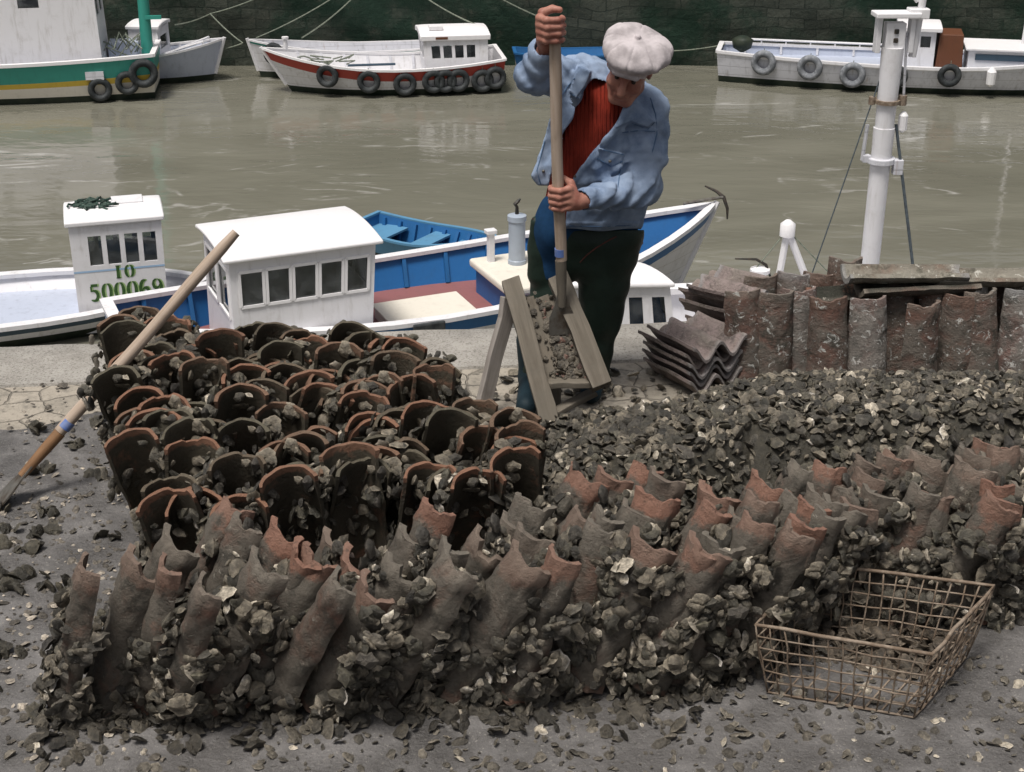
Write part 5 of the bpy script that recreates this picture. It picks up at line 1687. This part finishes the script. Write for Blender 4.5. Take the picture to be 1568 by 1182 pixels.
# head frame
hu = Vector((.14, -.50, .855)).normalized(); hf = Vector((-.28, -.83, -.48)); hf = (hf - hu * hf.dot(hu)).normalized(); hr = hf.cross(hu).normalized()   # hr: his right side -> image left
hc = PY(965, 101, 5.19)
def hp(r_, f_, u_): return hc + hr * r_ + hf * f_ + hu * u_

def torso(f, e, k=.05):
    f.cap(PY(903, 138, 5.36), PY(866, 345, 5.46), .078 + e, .102 + e, k)
    f.cap(PY(978, 182, 5.34), PY(930, 345, 5.47), .082 + e, .112 + e, k)
    f.cap(J['up'], J['pel'], .095 + e, .125 + e, k)
    f.cap(PY(930, 190, 5.30), PY(905, 310, 5.38), .07 + e, .09 + e, k)

# ---- body: head, neck, torso, arms and hands in one skin
b = Field((-.06, 4.88, .55), (.66, 5.66, 1.78), .0032)
torso(b, -.03)
b.cap(J['shR'], J['elR'], .052, .045, .03); b.cap(J['elR'], J['wrR'], .043, .029, .02)
b.cap(J['shL'], J['elL'], .052, .045, .03); b.cap(J['elL'], J['wrL'], .043, .029, .02)
b.cap(J['neck'], hp(0, -.015, -.06), .062, .056, .03)
ax3 = (hr, hf, hu)
b.ell(hp(0, -.012, .03), ax3, (.076, .096, .088), .02)
b.ell(hp(0, .018, -.045), ax3, (.062, .072, .075), .03)
b.cap(hp(-.022, .066, -.108), hp(.022, .066, -.108), .019, None, .025)       # chin
b.cap(hp(-.05, .0, -.085), hp(-.02, .06, -.105), .018, None, .025); b.cap(hp(.05, .0, -.085), hp(.02, .06, -.105), .018, None, .025)
for s_ in (1, -1):
    b.ell(hp(.040 * s_, .066, -.038), ax3, (.022, .018, .02), .018)            # cheek
    b.cap(hp(.014 * s_, .088, .022), hp(.048 * s_, .072, .018), .010, .008, .012)   # brow
    b.cap(hp(.030 * s_, .092, .002), hp(.034 * s_, .094, .002), .011, None, .010, 'sub')  # eye socket
    b.ell(hp(.076 * s_, -.012, -.012), (hf, hu, hr), (.018, .032, .010), .006)        # ear
    b.ell(hp(.0115 * s_, .094, -.040), ax3, (.009, .010, .008), .006)            # nostril wing
b.cap(hp(0, .088, .012), hp(0, .114, -.036), .0105, .015, .010)                  # nose
b.cap(hp(-.020, .086, -.068), hp(.020, .086, -.068), .008, None, .008)           # upper lip
b.cap(hp(-.018, .084, -.082), hp(.018, .084, -.082), .008, None, .008)           # lower lip
b.cap(hp(-.024, .094, -.075), hp(.024, .094, -.075), .0032, None, .004, 'sub')
# hands gripping the handle
def pole_at(py):
    t = (PY(848, py, 5.06).z - pole_top.z) / (pole_bot.z - pole_top.z)
    return pole_top.lerp(pole_bot, t)
def grip(f, C, A, P, sgn, wrist, spread, hs=1.0):
    """fingers wrap round the axis A through C, starting from the palm side P, sense sgn; index finger on top"""
    A = A.normalized(); P = (P - A * P.dot(A)).normalized(); Q = A.cross(P) * sgn
    Rp = .0215
    def ring(a, r_, h_): a = R(a); return C + (P * math.cos(a) + Q * math.sin(a)) * r_ + A * h_
    hts = [spread[0] + (spread[1] - spread[0]) * k / 3 for k in range(4)]
    rad = [.0098, .0104, .0100, .0088]
    ln = [1.0, 1.06, 1.02, .86]
    knuck = []
    for k in range(4):
        r_ = rad[k] * hs; Rf = Rp + r_ * .86
        angs = [14, 62 * ln[k], 122 * ln[k], 172 * ln[k], 212 * ln[k]]
        hh = [hts[k] + .004, hts[k] + .001, hts[k], hts[k] - .002, hts[k] - .003]
        pts = [ring(angs[0], Rf + .016, hh[0]), ring(angs[1], Rf + .011, hh[1]), ring(angs[2], Rf + .003, hh[2]), ring(angs[3], Rf, hh[3]), ring(angs[4], Rf, hh[4])]
        knuck.append(pts[0])
        for i in range(4):
            f.cap(pts[i], pts[i + 1], r_ * (1.08 - .06 * i), r_ * (1.02 - .06 * i), .004 if i else .006, pad=.03)
        f.ell(pts[1], (A, P, Q), (r_ * 1.12, r_ * 1.12, r_ * 1.12), .004, pad=.03)
    for k in range(4):
        f.cap(wrist.lerp(knuck[k], .15), knuck[k], .0185 * hs, .0125 * hs, .010, pad=.04)
    for k in range(3):
        f.cap(wrist.lerp(knuck[k], .5), wrist.lerp(knuck[k + 1], .6), .015 * hs, None, .008, pad=.04)
    th0 = wrist.lerp(knuck[0], .35) + A * .008
    th = [th0, ring(-28, Rp + .024, hts[0] + .014), ring(-78, Rp + .0125, hts[0] + .024), ring(-128, Rp + .0105, hts[0] + .022)]
    f.cap(th[0], th[1], .0165 * hs, .0135 * hs, .008, pad=.04); f.cap(th[1], th[2], .0125 * hs, .0115 * hs, .005, pad=.04); f.cap(th[2], th[3], .0112 * hs, .0092 * hs, .004, pad=.04)
    return ring
Aup = -pd
CR_, CL_ = pole_at(40), pole_at(306)
grip(b, CR_, Aup, Vector((-.88, .10, 0)), 1, J['wrR'], (.028, -.044), 1.22)
b.cap(J['wrR'], J['wrR'].lerp(CR_ + Vector((-.04, 0, -.01)), .4), .029, .03, .015)
grip(b, CL_, Aup, Vector((.86, -.35, 0)), -1, J['wrL'], (.036, -.036), 1.12)
b.cap(J['wrL'], J['wrL'].lerp(CL_ + Vector((.04, -.02, 0)), .4), .028, .027, .015)
# pull the sense of the wrap: both hands go round the viewer's side first
b.F = np.maximum(b.F, .74 - b.world()[2])
body = b.mesh("body", 'skin', man, org)
for s_ in (1, -1):
    mb = MB(); mb.lathe([(.002, -.009), (.007, -.006), (.009, 0), (.007, .006), (.002, .009)], 10, hp(.031 * s_, .079, .002) - Vector(org)); mb.build("eye", 'eye', man, smooth=True, sharp=180)

# ---- grey hair at temples and nape
f = Field((.3, 5.0, 1.2), (.66, 5.45, 1.66), .004)
f.ell(hp(0, -.016, .026), ax3, (.081, .100, .088), 0)
f.ell(hp(0, -.05, -.02), ax3, (.072, .062, .07), .02)
x, y, z = f.world()
uu = (x - hc.x) * hu.x + (y - hc.y) * hu.y + (z - hc.z) * hu.z; ff = (x - hc.x) * hf.x + (y - hc.y) * hf.y + (z - hc.z) * hf.z
f.F = np.maximum(f.F, ff - .018 - .5 * np.clip(uu, -.1, .1)); f.F = np.maximum(f.F, -uu - .055)
f.F += fnoise(f, 3, 30) * .002
f.mesh("hair", 'hair', man, org)

# ---- cap
f = Field((.2, 4.85, 1.25), (.75, 5.5, 1.8), .0035)
cc = hp(0, .006, .088)
x, y, z = f.world()
lr = (x - cc.x) * hr.x + (y - cc.y) * hr.y + (z - cc.z) * hr.z; lf = (x - cc.x) * hf.x + (y - cc.y) * hf.y + (z - cc.z) * hf.z; lu = (x - cc.x) * hu.x + (y - cc.y) * hu.y + (z - cc.z) * hu.z
f.ell(cc, ax3, (.127, .125, .054), 0)
f.ell(hp(0, -.012, .05), ax3, (.09, .106, .05), .03)
ang = np.arctan2(lf, lr); rad_ = np.sqrt(lf ** 2 + lr ** 2)
f.F += (.0035 * smst(rad_, .02, .07) * np.exp(-(np.sin(ang * 4) / .16) ** 2) * (lu > -.02)).astype(np.float32)
f.F += fnoise(f, 8, 6) * .008 + fnoise(f, 9, 15) * .003
f.cap(hp(-.06, .088, .046), hp(.06, .088, .046), .010, None, .015); f.cap(hp(-.04, .112, .046), hp(.04, .112, .046), .008, None, .02)
f.cap(cc + hu * .046, cc + hu * .050, .012, None, .004)
# hollow for the head
f.ell(hp(0, -.012, .02), ax3, (.078, .098, .088), .004, 'sub')
f.mesh("cap", 'cap', man, org)

# ---- sweater
f = Field((-.1, 5.0, .6), (.65, 5.75, 1.5), .005)
torso(f, 0.0)
f.cap(J['neck'] + Vector((0, 0, -.03)), J['neck'] + Vector((0.0, -.005, .012)), .072, .066, .02)
f.F += fnoise(f, 12, 5, (1, 1, .4)) * .003
px, py = f.pix()
f.F = np.maximum(f.F, (py - 346) / 390)
f.mesh("sweater", 'sweater', man, org)

# ---- denim jacket
f = Field((-.12, 4.98, .62), (.72, 5.72, 1.70), .0042)
torso(f, .031, .04)
wrRc = J['elR'].lerp(J['wrR'], .80); wrLc = J['elL'].lerp(J['wrL'], .86)
f.cap(J['shR'], J['elR'], .086, .070, .035); f.cap(J['elR'], wrRc, .070, .052, .02)
f.cap(J['shL'], J['elL'], .086, .074, .035); f.cap(J['elL'], wrLc, .072, .050, .02)
f.cap(PY(905, 118, 5.36), PY(970, 150, 5.38), .07, .075, .04)
px, py = f.pix()
x, y, z = f.world()
# the left front panel swings free
flap = [(888, 104), (906, 118), (876, 182), (849, 245), (838, 280), (826, 286), (817, 268), (832, 215), (852, 160)]
pf = poly_sd(px, py, flap)
yc = 5.225 - .085 * smst(py, 110, 285) + .012 * np.sin(px * .12 + py * .03)
slab = np.maximum(pf - .004, np.abs(y - yc) - .011)
k = .02; hh = np.clip(.5 + .5 * (f.F - slab) / k, 0, 1); f.F = f.F * (1 - hh) + slab * hh - k * hh * (1 - hh)
# opening that shows the sweater
op = [(908, 118), (930, 128), (962, 158), (940, 195), (916, 224), (890, 256), (870, 284), (866, 350), (836, 350), (838, 290), (846, 248), (872, 190)]
po = poly_sd(px, py, op)
cut = np.maximum(po, y - (5.40 + .0 * x))
f.F = np.maximum(f.F, -cut)
# raised seams, placket, pocket flap, collar
def raise_(poly, h_, soft=.006, ymax=5.42):
    pm = poly_sd(px, py, poly)
    f.F -= (h_ * (1 - smst(pm, -soft, soft)) * (y < ymax)).astype(np.float32)
raise_([(962, 156), (972, 160), (950, 196), (924, 230), (884, 276), (872, 292), (868, 284), (890, 254), (916, 222), (940, 194)], .007)
raise_([(916, 226), (956, 236), (953, 246), (936, 254), (914, 242)], .011, .002)
raise_([(914, 244), (950, 254), (944, 290), (904, 284)], .004, .004)
raise_([(958, 146), (976, 154), (1003, 186), (992, 196), (966, 186), (944, 196)], .018, .002)
raise_([(886, 100), (906, 108), (898, 130), (882, 150), (872, 140)], .016, .002)
raise_([(952, 198), (1006, 196), (1006, 201), (950, 205)], .004, .003)
# folds: long drags across the body, rings on the sleeves
def fold(a, bb, amp, freq, ph, rad, skew):
    a, bb = np.array(a), np.array(bb); d = bb - a; L_ = np.linalg.norm(d); d = d / L_
    t = (x - a[0]) * d[0] + (y - a[1]) * d[1] + (z - a[2]) * d[2]
    rx, ry, rz = x - a[0] - t * d[0], y - a[1] - t * d[1], z - a[2] - t * d[2]
    rr = np.sqrt(rx ** 2 + ry ** 2 + rz ** 2)
    w = smst(t, -.04, .04) * (1 - smst(t, L_ - .05, L_ + .01)) * (1 - smst(rr, rad, rad + .05))
    q = np.sin((t + skew * (rx * .6 + rz)) * freq * 6.28 + ph + 1.3 * np.sin(rx * 30 + ph))
    f.F -= (amp * w * (np.abs(q) ** .7 * np.sign(q))).astype(np.float32)
fold(J['elL'], wrLc, .0055, 13, .4, .1, .9)
fold(J['shL'], J['elL'], .0045, 9, 1.2, .1, -.9)
fold(J['elR'], wrRc, .006, 13, 2.0, .1, .5)
fold(J['shR'], J['elR'], .006, 12, .7, .1, -.5)
f.F += fnoise(f, 21, 4.5, (1, 1, .6)) * .006 + fnoise(f, 22, 10, (1.2, 1, .5)) * .0055 + (1 - np.abs(fnoise(f, 24, 8, (1.4, 1, .5)))) * .006 + (1 - np.abs(fnoise(f, 25, 15, (1.3, 1, .6)))) * .0035 + fnoise(f, 23, 24, (1, .6, 1)) * .0016
f.F = np.maximum(f.F, (py - 352 - 2 * np.sin(px * .07)) / 390 * (px > 840) + (px <= 840) * -1.0)
f.F = np.where((px < 842) & (py > 284), np.maximum(f.F, .02), f.F)
pm = np.abs(py - 344) < 4
f.F -= (.004 * pm * (px > 842)).astype(np.float32)
# open cuffs
f.cap(J['elR'].lerp(J['wrR'], .85), J['wrR'] + (J['wrR'] - J['elR']) * .4, .040, .046, .004, 'sub')
f.cap(J['elL'].lerp(J['wrL'], .93), J['wrL'] + (J['wrL'] - J['elL']) * .4, .037, .042, .004, 'sub')
jk = f.mesh("jacket", 'denim', man, org)
FJ = f
def dots(pts, name, mat, r_, parent):
    for (a, c) in pts:
        h_ = FJ.hit(a, c)
        if h_ is None: continue
        mb = MB(); mb.lathe([(.001, -r_), (r_, -r_ * .4), (r_, r_ * .4), (.001, r_)], 8, h_ - Vector(org)); mb.build(name, mat, parent, smooth=True)
def seam(pts, r_=.0022, n=5):
    out = []
    for i in range(len(pts) - 1):
        for t in np.linspace(0, 1, n, endpoint=(i == len(pts) - 2)):
            h_ = FJ.hit(pts[i][0] * (1 - t) + pts[i + 1][0] * t, pts[i][1] * (1 - t) + pts[i + 1][1] * t)
            if h_ is not None: out.append(h_ - Vector(org) + Vector((0, -.0006, .0004)))
    if len(out) > 2 and max((out[k + 1] - out[k]).length for k in range(len(out) - 1)) < .09:
        mb = MB(); mb.tube(out, r_, 5); mb.build("seam", 'denim_dark', jk, smooth=True)
seam([(914, 227), (955, 237)]); seam([(914, 242), (936, 255), (953, 247)], .0028); seam([(912, 247), (904, 286)]); seam([(950, 256), (946, 288)])
seam([(953, 203), (978, 200), (1003, 201)]); seam([(868, 290), (892, 262), (920, 230), (944, 200)])
seam([(996, 150), (1004, 176), (1006, 205), (998, 235)]); seam([(872, 346), (920, 347), (968, 345)])
seam([(966, 188), (992, 198), (1002, 187)]); seam([(900, 128), (886, 150), (874, 143)]); seam([(893, 290), (897, 308), (893, 322)]); seam([(834, 216), (822, 262), (828, 282)])
seam([(880, 120), (868, 134), (858, 150)])
dots([(934, 247), (832, 262), (881, 270)], "button", 'steel', .006, jk)

# ---- waders
f = Field((-.15, 5.15, .02), (.62, 5.75, 1.02), .0048)
f.cap(J['hipB'] + Vector((0, 0, .05)), J['knB'], .128, .082, .04); f.cap(J['knB'], J['anB'], .080, .060, .03); f.cap(J['anB'], J['anB'] - Vector((0, 0, .09)), .06, .062, .02)
f.cap(J['hipA'], J['hipB'], .10, .12, .04)
f.cap(PY(868, 352, 5.45), PY(946, 352, 5.45), .108, .098, .05)
f.cap(J['hipA'], J['knA'], .09, .070, .04); f.cap(J['knA'], J['anA'], .070, .054, .03); f.cap(J['anA'], J['anA'] - Vector((0, 0, .08)), .055, .058, .02)
f.cap(PY(822, 340, 5.40), PY(826, 420, 5.42), .024, .05, .03)
px, py = f.pix(); x, y, z = f.world()
f.F += fnoise(f, 31, 4, (1, 1, .8)) * .006 + fnoise(f, 32, 10, (.5, .5, 1.5)) * .0025
f.F = np.maximum(f.F, (352 - py) / 390 * (px > 842) + (328 - py) / 390 * (px <= 842))
wd = f.mesh("waders", 'wader', man, org)
FW = f
for line in ([(816, 334), (821, 358), (829, 380), (838, 396), (846, 408)], [(944, 362), (930, 369), (912, 380), (898, 391), (888, 402)]):
    pts = [FW.hit(a, c) for a, c in line]; pts = [p + Vector((0, -.003, .001)) - Vector(org) for p in pts if p is not None]
    if len(pts) > 2:
        mb = MB(); mb.tube(pts, .003, 6); mb.build("red_piping", 'piping', wd, smooth=True)
# blue work trousers bulging out above the wader
f = Field((-.05, 5.15, .5), (.6, 5.75, 1.12), .005)
f.ell(PY(842, 345, 5.41), ((1, 0, 0), (0, 1, 0), (0, 0, 1)), (.055, .085, .12), 0)
f.cap(PY(850, 350, 5.42), PY(850, 410, 5.44), .085, .075, .04)
f.cap(PY(870, 340, 5.46), PY(935, 350, 5.46), .11, .11, .03)
f.F += fnoise(f, 41, 6, (1.5, 1, .3)) * .006
f.mesh("trousers", 'bluecloth', man, org)
# boots
f = Field((-.2, 4.95, -.01), (.62, 5.75, .3), .005)
ta = PZ(806, 622, .045); tb = J['anB'] + Vector((-.02, -.17, -J['anB'].z + .045))
f.cap(Vector((J['anA'].x, 5.43, .22)), Vector((J['anA'].x, 5.44, .05)), .064, .05, .02); f.cap(Vector((J['anA'].x, 5.43, .05)), ta, .05, .042, .03)
f.cap(Vector((J['anB'].x, 5.47, .2)), Vector((J['anB'].x, 5.48, .05)), .066, .05, .02); f.cap(Vector((J['anB'].x, 5.47, .05)), tb, .05, .044, .03)
x, y, z = f.world(); f.F = np.maximum(f.F, .004 - z)
f.mesh("boots", 'boot', man, org)
